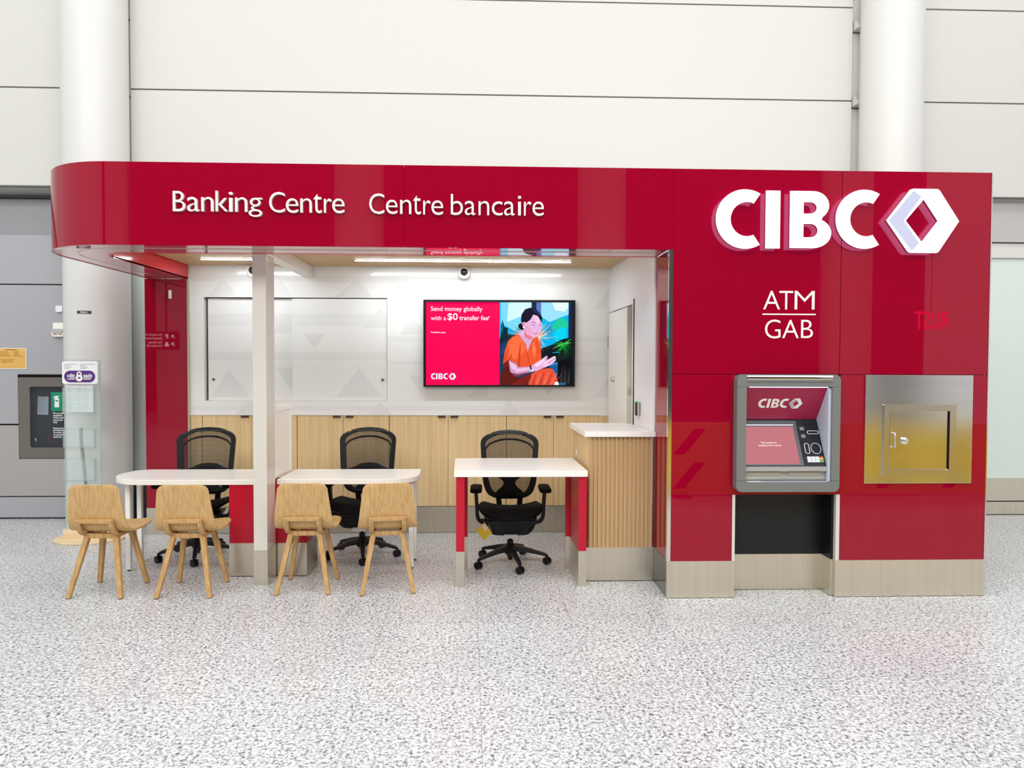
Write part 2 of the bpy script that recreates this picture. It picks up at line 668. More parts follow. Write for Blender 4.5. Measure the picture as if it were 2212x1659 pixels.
for x in (-3.872, 4.13):
    cb = MB().lathe([(0.296, 0), (0.296, 9.0)], (x, 7.2, 0), n=64)
    o = struct('column', cb, 'column_white', smooth=True)
    tag(o, 'round white column behind the brochure stand' if x < 0 else 'round white column rising behind the lit white sign', 'column')

# the far side of the hall, seen only mirrored in the red glass
fw = MB().box(-13, 13, -11.3, -11.0, 0, 9.0)
struct('wall_front', fw, 'far_wall')
for x in (-8.6, -2.9, 2.6, 8.3):
    o = struct('column', MB().lathe([(0.55, 0), (0.55, 9)], (x, -6.5, 0), n=48), 'column_white', smooth=True)
    tag(o, 'white hall column mirrored in the glossy red fascia', 'column', 'columns across the hall')

# ------------------------------------------------------------------ the kiosk: canopy
ZB, ZT = 2.415, 2.968


def outline(front, rad, left, back, x1, cx=-2.55, cy=5.48):
    pts = [(x1, front), (cx, front)]
    n = 20
    for i in range(1, n + 1):
        a = math.radians(270 - 90 * i / n)
        pts.append((cx + rad * math.cos(a), cy + rad * math.sin(a)))
    pts.append((left, back))
    return pts


canopy = thing('canopy', 'glossy red kiosk canopy with a rounded corner and timber ceiling', 'canopy', (-0.9, 5.8, ZB))


def fascia(x0, x1, curved=False):
    if not curved:
        return MB().box(x0, x1, 4.85, 4.872, ZB, ZT)
    o = outline(4.85, 0.63, -3.18, 7.0, x1)
    i = outline(4.872, 0.608, -3.158, 7.0, x1)
    return MB().prism(list(reversed(o)) + i, ZB, ZT)


obj('fascia_panel', fascia(-0.565, 1.2745), 'red', canopy)
obj('fascia_panel', fascia(-2.399, -0.567), 'red', canopy)
obj('fascia_panel', fascia(0, -2.401, True), 'red', canopy, smooth=True)
so, si = outline(4.852, 0.628, -3.178, 6.79, 1.245), outline(5.215, 0.265, -2.815, 6.79, 1.245)
obj('soffit', MB().prism(list(reversed(so)) + si, 2.418, 2.43), mat('soffit_red', (190, 104, 118), 0.012, spec=0.9, coat=0.6), canopy)
s1 = outline(5.005, 0.475, -3.025, 6.79, 1.245)
s2 = outline(5.019, 0.461, -3.011, 6.79, 1.245)
obj('metal_strip', MB().prism(list(reversed(s1)) + s2, 2.4155, 2.4185), 'steel', canopy)
i1 = outline(5.195, 0.285, -2.835, 6.79, 1.245)
obj('inner_band', MB().prism(list(reversed(i1)) + si, 2.416, 2.60), mat('inner_red', (214, 40, 54), 0.12, spec=0.5), canopy, smooth=True)
obj('joint_backing', MB().box(-0.58, -0.55, 4.8725, 4.885, ZB + .01, ZT - .01).box(-2.414, -2.386, 4.8725, 4.885, ZB + .01, ZT - .01).box(1.262, 1.29, 4.8725, 4.885, ZB + .01, ZT - .01), 'red_matt', canopy)
obj('unseen_top', MB().box(-2.95, 1.25, 5.0, 6.9, 2.62, 2.66), 'white', canopy)  # unseen slab added above the slats to block light
y = 5.26
while y < 6.75:
    for xa, xb in ((-2.80, -1.757), (-1.652, 1.232 - 0.042 * (y - 5.24))):
        obj('ceiling_slat', MB().box(xa, xb, y, y + 0.128, 2.545, 2.575), 'oak_ceiling', canopy)
    y += 0.139
obj('beam', MB().box(-1.755, -1.654, 5.24, 6.805, 2.452, 2.60), 'white', canopy, bevel=0.002)

# linear lamps in the timber ceiling
for xa, xb, lab in ((-2.52, -1.80, 'short linear lamp in the timber ceiling over the curved desk'), (-1.175, 0.745, 'long linear lamp in the timber ceiling above the screen')):
    t = thing('ceiling_lamp', lab, 'lamp', ((xa + xb) / 2, 6.35, 2.54), 'linear ceiling lamps')
    pts = rrect(xa, xb, 6.328, 6.372, 0.02)
    obj('diffuser', MB().prism(pts, 2.538, 2.548), 'led', t)
    obj('housing', MB().prism(rrect(xa - 0.008, xb + 0.008, 6.32, 6.38, 0.025), 2.541, 2.5449), 'oak_ceiling', t)

# dome cameras on the back wall
for x, lab in ((-2.20, 'white dome security camera beside the slim post'), (-0.222, 'white dome security camera above the wall screen')):
    t = thing('dome_camera', lab, 'camera', (x, 6.79, 2.49), 'dome security cameras')
    obj('housing', MB().lathe([(0.062, 6.80), (0.062, 6.765), (0.055, 6.745), (0.040, 6.738)], (x, 0, 2.49), 'y', 36), 'white', t, smooth=True)
    obj('dome', MB().sphere((x, 6.742, 2.497), 0.036, 24, sq=(1, 0.9, 1)), 'dome', t, smooth=True)

# ------------------------------------------------------------------ raised lettering
L1 = [('B', -2.098, -2.018, 2.638, 2.771), ('a', -2.004, -1.925, 2.638, 2.733), ('n', -1.911, -1.832, 2.639, 2.734), ('k', -1.817, -1.737, 2.64, 2.776), ('i', -1.730, -1.704, 2.639, 2.769), ('n', -1.688, -1.609, 2.639, 2.734), ('g', -1.599, -1.511, 2.606, 2.732), ('C', -1.463, -1.36, 2.636, 2.772), ('e', -1.352, -1.271, 2.635, 2.731), ('n', -1.256, -1.181, 2.638, 2.732), ('t', -1.17, -1.115, 2.635, 2.761), ('r', -1.099, -1.049, 2.638, 2.732), ('e', -1.044, -0.963, 2.636, 2.733)]
L2 = [('C', -0.797, -0.697, 2.634, 2.77), ('e', -0.685, -0.608, 2.635, 2.729), ('n', -0.59, -0.516, 2.636, 2.73), ('t', -0.504, -0.451, 2.634, 2.759), ('r', -0.435, -0.386, 2.634, 2.727), ('e', -0.38, -0.301, 2.632, 2.728), ('b', -0.249, -0.168, 2.633, 2.772), ('a', -0.155, -0.082, 2.634, 2.727), ('n', -0.062, 0.01, 2.634, 2.727), ('c', 0.028, 0.101, 2.633, 2.726), ('a', 0.111, 0.184, 2.634, 2.727), ('i', 0.204, 0.227, 2.635, 2.765), ('r', 0.246, 0.296, 2.634, 2.727), ('e', 0.304, 0.381, 2.633, 2.728)]
for L, lab in ((L1, 'raised white lettering reading Banking Centre on the red fascia'), (L2, 'raised white lettering reading Centre bancaire on the red fascia')):
    t = thing('fascia_lettering', lab, 'sign', ((L[0][1] + L[-1][2]) / 2, 4.835, 2.63))
    for ch, x0, x1, z0, z1 in L:
        mb = MB()
        fit(mb, ch, x0, x1, z0, z1, 4.836, 0.020, -0.010)
        obj('letter', mb, 'letter', t)

# the emblem: block capitals and a hexagon, drawn in the sign's own metres


def arc(cx, cz, rx, rz, a0, a1, n=28):
    return [(cx + rx * math.cos(math.radians(a0 + (a1 - a0) * i / n)), cz + rz * math.sin(math.radians(a0 + (a1 - a0) * i / n))) for i in range(n + 1)]


def cap_c(u0):
    # u0: left edge; height 362 units, y down flipped below
    return [arc(u0 + 175, -371, 175, 181, 59, 301) + arc(u0 + 186, -371, 97, 104, 294, 66)]


def cap_b(u0):
    out = [(u0, -200), (u0 + 128, -200)] + arc(u0 + 140, -287, 96, 87, 86, -52, 14) + arc(u0 + 138, -456, 113, 92, 62, -88, 14) + [(u0 + 125, -548), (u0, -548)]
    h1 = [(u0 + 83, -268), (u0 + 123, -268)] + arc(u0 + 123, -302.5, 38, 34.5, 80, -80, 10) + [(u0 + 123, -337), (u0 + 83, -337)]
    h2 = [(u0 + 83, -400), (u0 + 126, -400)] + arc(u0 + 126, -441, 42, 41, 80, -80, 10) + [(u0 + 126, -482), (u0 + 83, -482)]
    return [out, h1, h2]


EMB = {
    'C1': cap_c(355), 'I': [[(652, -198), (740, -198), (740, -550), (652, -550)]], 'B': cap_b(797), 'C2': cap_c(1072),
    'hex': [[(1378, -380), (1520, -190), (1540, -184), (1685, -184), (1700, -192), (1822, -380), (1700, -570), (1685, -577), (1525, -577), (1510, -570)],
            [(1497, -380), (1603, -250), (1690, -380), (1595, -508)]],
    'lav': [[(1393, -380), (1540, -196), (1590, -232), (1483, -380), (1580, -518), (1535, -566)]],
}


def emblem(fr, sx, sz, ox, oz_, d, which, en=0.0):
    mb = MB()
    vs, fs = shape([[((x - 355) * sx + ox, (z + 190) * sz + oz_) for x, z in poly] for poly in EMB[which]], d)
    mb.flat((vs, fs), fr, 0, oz=en)
    return mb


def lit_letter(name, which, parent, dz=0.0):
    mb = emblem(FRONT(4.803), 0.001154, 0.001113, 1.549, 2.819 + dz, 0.022, which)
    # material by the way each face looks
    for k, f in enumerate(mb.f):
        a, b, c = (Vector(mb.v[i]) for i in f[:3])
        n = (b - a).cross(c - a).normalized()
        yy = sum(mb.v[i][1] for i in f) / len(f)
        if abs(n.y) > 0.8:
            mb.m[k] = 0 if yy < 4.803 else 2
        else:
            mb.m[k] = 1
    us = [q for poly in EMB[which] for q in poly]
    xm = 1.549 + (min(q[0] for q in us) - 355 + 40) * 0.001154
    zm = 2.819 - 170 * 0.001113
    mb.box(xm - 0.006, xm + 0.006, 4.814, 4.852, zm - 0.006, zm + 0.006, 1)
    return obj(name, mb, ['sign_face', 'sign_side', 'sign_halo'], parent)


sign = thing('illuminated_sign', 'large lit white bank sign CIBC with a hexagon emblem', 'sign', (2.4, 4.84, 2.40))
for k, dz in (('C1', 0), ('I', 0.002), ('B', 0.004), ('C2', 0.007)):
    lit_letter('letter', k, sign, dz)
hx = lit_letter('emblem', 'hex', sign, 0.011)
obj('emblem_shade', emblem(FRONT(4.7905), 0.001154, 0.001113, 1.549, 2.83, 0.002, 'lav'), 'sign_lavender', hx)

L3 = [('A', 1.906, 2.024, 2.01, 2.138), ('T', 2.018, 2.115, 2.01, 2.138), ('M', 2.126, 2.266, 2.011, 2.139), ('G', 1.92, 2.03, 1.809, 1.94), ('A', 2.042, 2.158, 1.812, 1.938), ('B', 2.174, 2.258, 1.813, 1.939)]
t = thing('wall_lettering', 'flat white letters ATM over GAB above the cash machine', 'sign', (2.09, 4.848, 1.81))
for ch, x0, x1, z0, z1 in L3:
    mb = MB()
    fit(mb, ch, x0, x1, z0, z1, 4.8485, 0.002, -0.008)
    obj('letter', mb, 'letter', t)
obj('rule', MB().box(1.901, 2.276, 4.8475, 4.8495, 1.972, 1.981), 'letter', t)

# ------------------------------------------------------------------ the red wall around the cash machine
wallp = thing('cash_machine_surround', 'glossy red glass wall holding the cash machine and steel hatch', 'wall panel', (2.38, 5.8, 0))
zj = 1.561
obj('upper_panel', MB().box(1.276, 2.448, 4.85, 4.87, zj + 0.002, ZT), 'red', wallp)
obj('upper_panel', MB().box(2.452, 3.506, 4.85, 4.87, zj + 0.002, ZT), 'red', wallp)
obj('lower_panel', MB().box(1.276, 1.722, 4.85, 4.87, 0.26, zj - 0.002), 'red', wallp)
obj('lower_panel', MB().box(2.461, 3.506, 4.85, 4.87, 0.26, zj - 0.002), 'red', wallp)
obj('lower_panel', MB().box(1.722, 2.461, 4.852, 4.87, 0.722, 0.76), 'red', wallp)
obj('edge_trim', MB().box(1.705, 1.724, 4.842, 5.03, 0.26, 0.722), 'post', wallp)
obj('edge_trim', MB().box(2.437, 2.463, 4.842, 4.875, 0.26, 0.722), 'post', wallp)
obj('corner_trim', MB().box(1.248, 1.274, 4.846, 4.875, 0.26, ZB), 'chrome', wallp)
obj('corner_trim', MB().box(3.506, 3.514, 4.846, 4.90, 0.26, ZT), 'chrome', wallp)
obj('side_panel', MB().box(1.2515, 1.27, 4.875, 5.30, 0.26, ZB), 'red', wallp)
obj('side_panel', MB().box(3.494, 3.512, 4.90, 6.9, 0.26, ZT), 'red', wallp)
obj('joint_backing', MB().box(1.28, 3.50, 4.8705, 4.882, 1.548, 1.575).box(2.43, 2.47, 4.8705, 4.882, 1.575, 2.92), 'red_matt', wallp)
obj('unseen_top', MB().box(1.276, 3.506, 4.87, 6.9, 2.93, 2.96), 'white', wallp)
kn = MB()
kn.box(1.724, 2.44, 5.02, 5.04, 0.26, 0.722)
kn.box(2.42, 2.437, 4.875, 5.02, 0.26, 0.722)
kn.box(1.724, 2.437, 4.872, 5.03, 0.722, 0.735)
obj('knee_recess', kn, 'black_panel', wallp)
obj('kick_plate', MB().box(1.25, 1.724, 4.842, 4.87, 0.004, 0.26), 'steel', wallp)
obj('kick_plate', MB().box(2.437, 3.513, 4.842, 4.87, 0.004, 0.26), 'steel', wallp)
obj('kick_plate', MB().box(1.724, 2.437, 5.015, 5.035, 0.004, 0.26).box(2.417, 2.437, 4.87, 5.015, 0.004, 0.26), 'steel', wallp)
obj('kick_plate', MB().box(1.250, 1.262, 4.87, 5.30, 0.004, 0.26), 'dark_chrome', wallp)
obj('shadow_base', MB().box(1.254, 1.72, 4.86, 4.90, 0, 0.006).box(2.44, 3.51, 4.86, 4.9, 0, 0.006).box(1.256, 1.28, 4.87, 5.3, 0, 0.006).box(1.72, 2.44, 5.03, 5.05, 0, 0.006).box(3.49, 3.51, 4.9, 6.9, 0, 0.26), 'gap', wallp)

# ------------------------------------------------------------------ the cash machine
atm = thing('cash_machine', 'grey framed cash machine with a pink screen set in the red wall', 'cash machine', (2.07, 4.9, 0.752))
fr_o = rrect(1.708, 2.427, 0.752, 1.560, 0.04)
fr_i = [(1.773, 0.818), (2.370, 0.818), (2.370, 1.477), (1.773, 1.477)]
fr_t = [(1.775, 1.519), (2.368, 1.519), (2.368, 1.5555), (1.775, 1.5555)]
mb = MB()
mb.flat(shape([fr_o, fr_i], 0.07), FRONT(4.815))
obj('frame', mb, 'atm_grey', atm, bevel=0.006)
obj('frame_joint', MB().box(1.7075, 1.773, 4.7795, 4.79, 1.4755, 1.4772).box(2.37, 2.4275, 4.7795, 4.79, 1.4755, 1.4772).box(1.709, 1.773, 4.7795, 4.79, 0.8295, 0.8312).box(2.37, 2.427, 4.7795, 4.79, 0.8295, 0.8312), 'ink_dark', atm)
obj('lamp_lens', MB().prism_x([(4.7785, 1.519), (4.772, 1.53), (4.774, 1.546), (4.7785, 1.5555), (4.79, 1.5555), (4.79, 1.519)], 1.775, 2.368), mat('lens_mirror', (196, 196, 196), 0.04, 1.0), atm, smooth=True)
obj('lens_trim', MB().box(1.775, 2.368, 4.774, 4.80, 1.511, 1.520), 'atm_grey', atm)
# cavity
cav = MB()
cav.box(2.352, 2.372, 4.80, 5.02, 0.815, 1.48)
cav.box(1.765, 1.775, 4.84, 5.02, 0.815, 1.48)
cav.box(1.765, 2.372, 4.80, 5.02, 0.805, 0.82)
cav.box(1.765, 2.372, 5.01, 5.02, 0.815, 1.48)
cav.box(1.765, 2.372, 4.80, 4.86, 1.472, 1.49)
obj('cavity', cav, 'atm_inner', atm)


def slope(y0, z0, y1, z1, x0=1.775, x1=2.352, th=0.012):
    """a tilted sheet from (y0,z0) at its top to (y1,z1) at its foot"""
    d = Vector((0, y1 - y0, z1 - z0))
    L = d.length
    ey = -d.normalized()
    return ((0, y1, z1), (1, 0, 0), tuple(ey)), L


frH, LH = slope(4.815, 1.468, 4.975, 1.238)
mb = MB()
mb.flat(shape([[(1.776, 0), (2.352, 0), (2.352, LH), (1.776, LH)]], 0.01), frH, oz=-0.006)
hd = obj('header_panel', mb, mat('atm_red', (158, 16, 62), 0.35), atm)
lg = MB()
for k in ('C1', 'I', 'B', 'C2', 'hex'):
    q = emblem(frH, 0.000214, 0.000222, 1.897, 0.186, 0.002, k, 0.001)
    lg.add(q.v, q.f, 0)
obj('logo', lg, 'letter', hd)
q = emblem(frH, 0.000214, 0.000222, 1.897, 0.186, 0.001, 'lav', 0.0025)
obj('logo_shade', q, mat('logo_grey', (176, 168, 172), 0.5), hd)

frS, LS = slope(4.972, 1.234, 4.815, 0.925)


def on_s(u, v):
    """across the tilted console: u in metres from the kiosk axis, v from 0 (top) to 1 (foot)"""
    return (u, (1 - v) * LS)


mb = MB()
mb.flat(shape([[(1.776, 0), (2.352, 0), (2.352, LS), (1.776, LS)]], 0.01), frS, oz=-0.006)
con = obj('console', mb, 'black_glass', atm)
mb = MB()
mb.flat(shape([[on_s(1.78, 0.985), on_s(2.195, 0.985), on_s(2.195, 0.02), on_s(1.78, 0.02)]], 0.003), frS, oz=0.0)
obj('screen_border', mb, mat('screen_border', (74, 74, 80), 0.25), con)
mb = MB()
mb.flat(shape([[on_s(1.79, 0.955), on_s(2.168, 0.955), on_s(2.168, 0.15), on_s(1.79, 0.15)]], 0.002), frS, oz=0.002)
scr = obj('screen', mb, 'atm_screen', con)
mb = MB()
fit(mb, "This machine isn't", 1.918, 2.030, on_s(0, 0.520)[1], on_s(0, 0.478)[1], 0, 0, 0.01, fr=frS, oz=0.004)
fit(mb, 'available at the moment', 1.897, 2.060, on_s(0, 0.578)[1], on_s(0, 0.538)[1], 0, 0, 0.01, fr=frS, oz=0.004)
obj('screen_text', mb, 'screen_text', scr)
mb = MB()
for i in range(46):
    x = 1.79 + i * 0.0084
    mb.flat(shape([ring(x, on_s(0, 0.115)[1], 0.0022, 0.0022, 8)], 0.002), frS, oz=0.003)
obj('led_reflection', mb, 'cool_glow', con)  # mirror image of the hood LEDs, put in as glowing dots
mb = MB()
mb.flat(shape([rrect(2.262, 2.345, on_s(0, .315)[1], on_s(0, .24)[1], 0.011), rrect(2.266, 2.341, on_s(0, .305)[1], on_s(0, .25)[1], 0.0085)], 0.004), frS, oz=0.002)
obj('card_slot', mb, 'key', con)
mb = MB()
mb.flat(shape([rrect(2.222, 2.256, on_s(0, .74)[1], on_s(0, .51)[1], 0.016), rrect(2.226, 2.252, on_s(0, .73)[1], on_s(0, .52)[1], 0.0125)], 0.004), frS, oz=0.002)
obj('reader_ring', mb, 'key', con)
mb = MB()
mb.flat(shape([ring(2.302, on_s(0, .625)[1], .036, .041), ring(2.302, on_s(0, .625)[1], .033, .038)], 0.004), frS, oz=0.002)
obj('contactless_ring', mb, 'key', con)
mb = MB()
for v in (.195, .36):
    mb.flat(shape([[on_s(2.215, v + .035), on_s(2.245, v + .035), on_s(2.245, v - .035), on_s(2.215, v - .035)]], 0.003), frS, oz=0.001)
obj('indicator', mb, mat('indicator', (120, 126, 136), 0.4), con)
mb = MB()
for r in range(4):
    for c in range(4):
        x0, v0 = 2.226 + c * 0.029, 0.80 + r * 0.031
        k = 0 if c < 3 else (1, 2, 3, 3)[r]
        mb.flat(shape([[on_s(x0, v0 + .027), on_s(x0 + .026, v0 + .027), on_s(x0 + .026, v0), on_s(x0, v0)]], 0.006), frS, k, oz=0.002)
obj('keypad', mb, ['key', 'key_red', 'key_yellow', 'key_green'], con)
obj('ledge', MB().prism_x([(4.80, 0.922), (4.80, 0.893), (4.84, 0.888), (4.84, 0.926)], 1.775, 2.350), 'atm_silver', atm)
obj('ledge_plate', MB().box(2.255, 2.312, 4.7985, 4.802, 0.903, 0.914), 'atm_silver', atm)
obj('shutter_frame', MB().box(1.775, 2.350, 4.835, 4.86, 0.822, 0.89), 'atm_silver', atm)
obj('shutter', MB().box(1.79, 2.045, 4.829, 4.84, 0.862, 0.884), 'atm_beige', atm, bevel=0.002)
obj('shutter', MB().box(2.092, 2.318, 4.829, 4.84, 0.862, 0.884), 'atm_beige', atm, bevel=0.002)
obj('tray_edge', MB().box(1.775, 2.350, 4.822, 4.84, 0.832, 0.85), 'atm_silver', atm, bevel=0.002)
tag(obj('receipt_slip', MB().box(1.79, 1.885, 4.785, 4.82, 0.8205, 0.8215), 'paper'), 'small white paper slip left on the cash machine tray', 'paper')
# the machine's own white lamp under its hood
lamp = MB().box(1.80, 2.345, 4.80, 4.808, 1.4712, 1.474)
obj('hood_light', lamp, 'cool_glow', atm)

# ------------------------------------------------------------------ the steel hatch
ht = thing('steel_hatch', 'brushed steel plate with a small locked door right of the cash machine', 'hatch', (3.015, 4.845, 0.8))
obj('plate', MB().box(2.631, 3.398, 4.838, 4.85, 0.799, 1.558), 'plate', ht, bevel=0.001)
mb = MB()
mb.flat(shape([[(2.760, .853), (3.270, .853), (3.270, 1.352), (2.760, 1.352)], [(2.799, .897), (3.225, .897), (3.225, 1.309), (2.799, 1.309)]], 0.018), FRONT(4.831))
obj('door_frame', mb, brushed('frame_steel', (212, 208, 196), 'z', 0.22, 0.03), ht, bevel=0.005, seg=3)
dr = obj('door', MB().box(2.803, 3.212, 4.828, 4.842, 0.901, 1.305), 'plate', ht, bevel=0.002)
obj('handle', MB().tube([(2.822, 4.828, 1.055), (2.822, 4.80, 1.056), (2.822, 4.796, 1.065), (2.822, 4.796, 1.145), (2.822, 4.80, 1.154), (2.822, 4.828, 1.155)], 0.0055, 10), mat('satin', (222, 220, 214), 0.3, 1.0), dr, smooth=True)
obj('lock', MB().lathe([(0.024, 4.829), (0.024, 4.816), (0.020, 4.812), (0.013, 4.811), (0.013, 4.806), (0.010, 4.804)], (2.905, 0, 1.101), 'y', 28), 'chrome', dr, smooth=True)
obj('hinge', MB().tube([(3.218, 4.829, 0.903), (3.218, 4.829, 1.303)], 0.005, 8), 'gap', ht)

# ------------------------------------------------------------------ kiosk interior walls
TRI = [[(-2.639, 2.262), (-2.501, 2.453), (-2.371, 2.264)], [(-2.646, 1.30), (-2.469, 1.57), (-2.35, 1.42), (-2.27, 1.30)], [(-2.401, 1.14), (-2.257, 1.268), (-2.136, 1.14)],
       [(-2.066, 1.916), (-1.922, 2.111), (-1.87, 2.05), (-1.87, 1.917)], [(-1.752, 1.91), (-1.536, 1.911), (-1.647, 1.779)], [(-1.447, 2.262), (-1.236, 2.444), (-1.10, 2.262)],
       [(-1.182, 1.971), (-1.031, 2.156), (-0.97, 2.08), (-0.97, 1.971)], [(-1.439, 1.311), (-1.232, 1.582), (-1.0, 1.311)], [(-1.15, 1.14), (-1.022, 1.262), (-0.905, 1.14)],
       [(-2.013, 1.588), (-1.87, 1.345), (-1.87, 1.588)], [(-0.748, 1.514), (-0.636, 1.335), (-0.615, 1.37), (-0.615, 1.514)], [(-0.842, 1.906), (-0.714, 2.063), (-0.615, 1.96), (-0.615, 1.906)],
       [(-0.136, 2.247), (0.008, 2.44), (0.123, 2.248)], [(1.03, 2.164), (1.165, 2.364), (1.165, 2.164)], [(1.03, 1.31), (1.165, 1.493), (1.165, 1.31)], [(0.114, 1.139), (0.204, 1.303), (0.32, 1.139)],
       [(-0.194, 1.314), (-0.10, 1.40), (0.0, 1.40), (0.0, 1.314)], [(0.537, 1.4), (0.592, 1.328), (0.64, 1.4)], [(-2.20, 2.26), (-2.0, 2.50), (-1.86, 2.26)]]
BANDS = [(-2.80, 1.165, 1.18, 1.22), (-0.95, 1.165, 1.84, 1.89), (-0.95, 1.165, 1.62, 1.65), (-2.64, -0.965, 1.98, 2.10), (-2.64, -0.965, 1.66, 1.74), (-2.80, 1.165, 2.40, 2.46)]
wb = MB()
X0, X1, Z0, Z1 = -2.682, -0.957, 1.272, 2.252
wb.box(-2.86, X0, 6.81, 7.0, 1.137, 2.60)
wb.box(X1, 1.20, 6.81, 7.0, 1.137, 2.60)
wb.box(X0, X1, 6.81, 7.0, 1.137, Z0)
wb.box(X0, X1, 6.81, 7.0, Z1, 2.60)
wb.box(X0, X1, 6.93, 7.0, Z0, Z1)
wb.box(X0 + 0.012, X0 + 0.024, 6.875, 6.93, Z0, Z1, 3)
for xa, xb, za, zb in BANDS:
    for a, b in (((xa, X0), (X1, xb)) if (za > Z0 and zb < Z1 and xa < X0) else ((xa, xb),)):
        if X0 < a + 0.01 and b - 0.01 < X1 and za > Z0:
            continue
        wb.box(a, b, 6.8097, 6.815, za, zb, 2)
for tri in TRI:
    if not (min(p[0] for p in tri) > X0 - 0.01 and max(p[0] for p in tri) < X1 + 0.01 and min(p[1] for p in tri) > Z0 and max(p[1] for p in tri) < Z1):
        wb.flat(shape([tri], 0.002), FRONT(6.8102), 1)
struct('wall_kiosk_rear', wb, ['white_gloss', 'pattern', 'pattern_pale', 'gap'])


def slider(x0, x1, y0, label):
    t = thing('sliding_panel', label, 'sliding panel', ((x0 + x1) / 2, y0, Z0), 'sliding wall panels')
    mb = MB().box(x0, x1, y0, y0 + 0.018, Z0 + 0.001, Z1 - 0.009)
    for tri in TRI:
        if min(p[0] for p in tri) > x0 and max(p[0] for p in tri) < x1 and min(p[1] for p in tri) > Z0 and max(p[1] for p in tri) < Z1 + 0.0:
            mb.flat(shape([tri], 0.002), FRONT(y0), 1)
    for xa, xb, za, zb in BANDS:
        if za > Z0 and zb < Z1 and xa > -2.7 and xb < -0.9:
            mb.box(x0 + 0.002, x1 - 0.002, y0 - 0.0003, y0 + 0.004, za, zb, 2)
    obj('board', mb, ['white_gloss', 'pattern', 'pattern_pale'], t)
    x = x0 + 0.05 if 'post' in label else x1 - 0.04
    obj('lock', MB().lathe([(0.013, y0 + 0.001), (0.013, y0 - 0.010), (0.009, y0 - 0.012)], (x, 0, 1.473), 'y', 20), 'dark_chrome', t, smooth=True)


slider(X0 + 0.024, -1.80, 6.85, 'recessed white sliding panel half hidden by the slim post')
slider(-1.856, X1 - 0.004, 6.822, 'white sliding panel nearer the wall screen')

# door wall on the right, running slightly inwards towards the back


def xw(y):
    return 1.24 - 0.0433 * (y - 5.24)


wr = MB()
wr.hexa([(xw(5.24), 5.24, 1.129), (1.262, 5.24, 1.129), (1.262, 5.84, 1.129), (xw(5.84), 5.84, 1.129)], [(xw(5.24), 5.24, 2.60), (1.262, 5.24, 2.60), (1.262, 5.84, 2.60), (xw(5.84), 5.84, 2.60)])
wr.hexa([(xw(5.84), 5.84, 2.13), (1.262, 5.84, 2.13), (1.262, 6.82, 2.13), (xw(6.82), 6.82, 2.13)], [(xw(5.84), 5.84, 2.60), (1.262, 5.84, 2.60), (1.262, 6.82, 2.60), (xw(6.82), 6.82, 2.60)])
wr.hexa([(xw(5.84) + .05, 5.84, 0), (1.262, 5.84, 0), (1.262, 6.82, 0), (xw(6.82) + .05, 6.82, 0)], [(xw(5.84) + .05, 5.84, 2.13), (1.262, 5.84, 2.13), (1.262, 6.82, 2.13), (xw(6.82) + .05, 6.82, 2.13)])
struct('wall_kiosk_right', wr, mat('door_wall_white', (240, 240, 240), 0.2))
dm = MB()
xd0, xd1 = xw(5.93) - 0.036, xw(6.78) - 0.008
dm.hexa([(xd0, 5.93, 0.012), (xd0 + 0.044, 5.93, 0.012), (xd1 + 0.044, 6.78, 0.012), (xd1, 6.78, 0.012)], [(xd0, 5.93, 2.11), (xd0 + 0.044, 5.93, 2.11), (xd1 + 0.044, 6.78, 2.11), (xd1, 6.78, 2.11)])
dm.m = [0, 0, 1, 0, 0, 0]
door = struct('door_1', dm, [mat('door_white', (238, 236, 226), 0.3), mat('door_edge', (206, 203, 186), 0.4)])
obj('door_lock', MB().lathe([(0.028, 0.0), (0.028, -0.012), (0.018, -0.03), (0.012, -0.034)], (xw(6.50) - 0.014, 6.50, 1.49), 'x', 24), 'chrome', door, smooth=True)
obj('strike_plate', MB().box(xd0 + 0.008, xd0 + 0.036, 5.926, 5.931, 1.37, 1.43), 'steel', door)
obj('hinge', MB().tube([(xd1 - 0.006, 6.775, 1.78), (xd1 - 0.006, 6.775, 1.90)], 0.008, 10), 'steel', door)
obj('hinge', MB().tube([(xd1 - 0.006, 6.775, 1.02), (xd1 - 0.006, 6.775, 1.14)], 0.008, 10), 'steel', door)
struct('trim_1', MB().box(xw(5.83) - 0.006, xw(5.83) + 0.02, 5.83, 5.843, 0.012, 2.17).box(xw(5.86) - 0.003, xw(5.86) + 0.04, 5.845, 5.90, 0.012, 2.13, 1), ['gap', 'white'])
t = thing('card_reader', 'slim black card reader on the white wall beside the door', 'card reader', (xw(5.66), 5.66, 1.21))
obj('body', MB().box(xw(5.66) - 0.028, xw(5.66) + 0.002, 5.625, 5.695, 1.215, 1.325), 'black', t, bevel=0.004)
obj('side_cover', MB().box(xw(5.66) - 0.022, xw(5.66) - 0.004, 5.618, 5.625, 1.215, 1.325), 'steel', t, bevel=0.002)
obj('status_light', MB().box(xw(5.66) - 0.026, xw(5.66) - 0.006, 5.63, 5.69, 1.325, 1.328), glow('green_led', (40, 200, 90), 1.0), t)

# red pilaster closing the left end
pil = thing('red_pilaster', 'tall glossy red pilaster left of the white back wall', 'pilaster', (-3.02, 6.9, 0))
obj('panel', MB().box(-3.215, -2.822, 6.78, 7.0, 0.255, 2.416), 'red', pil)
obj('edge_trim', MB().box(-2.824, -2.812, 6.776, 6.82, 0.0, 2.416), 'steel', pil)
obj('kick_plate', MB().box(-3.215, -2.824, 6.776, 7.0, 0.0, 0.255), 'steel', pil)
obj('sensor', MB().box(-2.985, -2.962, 6.755, 6.781, 2.23, 2.31), 'white', pil, bevel=0.004)

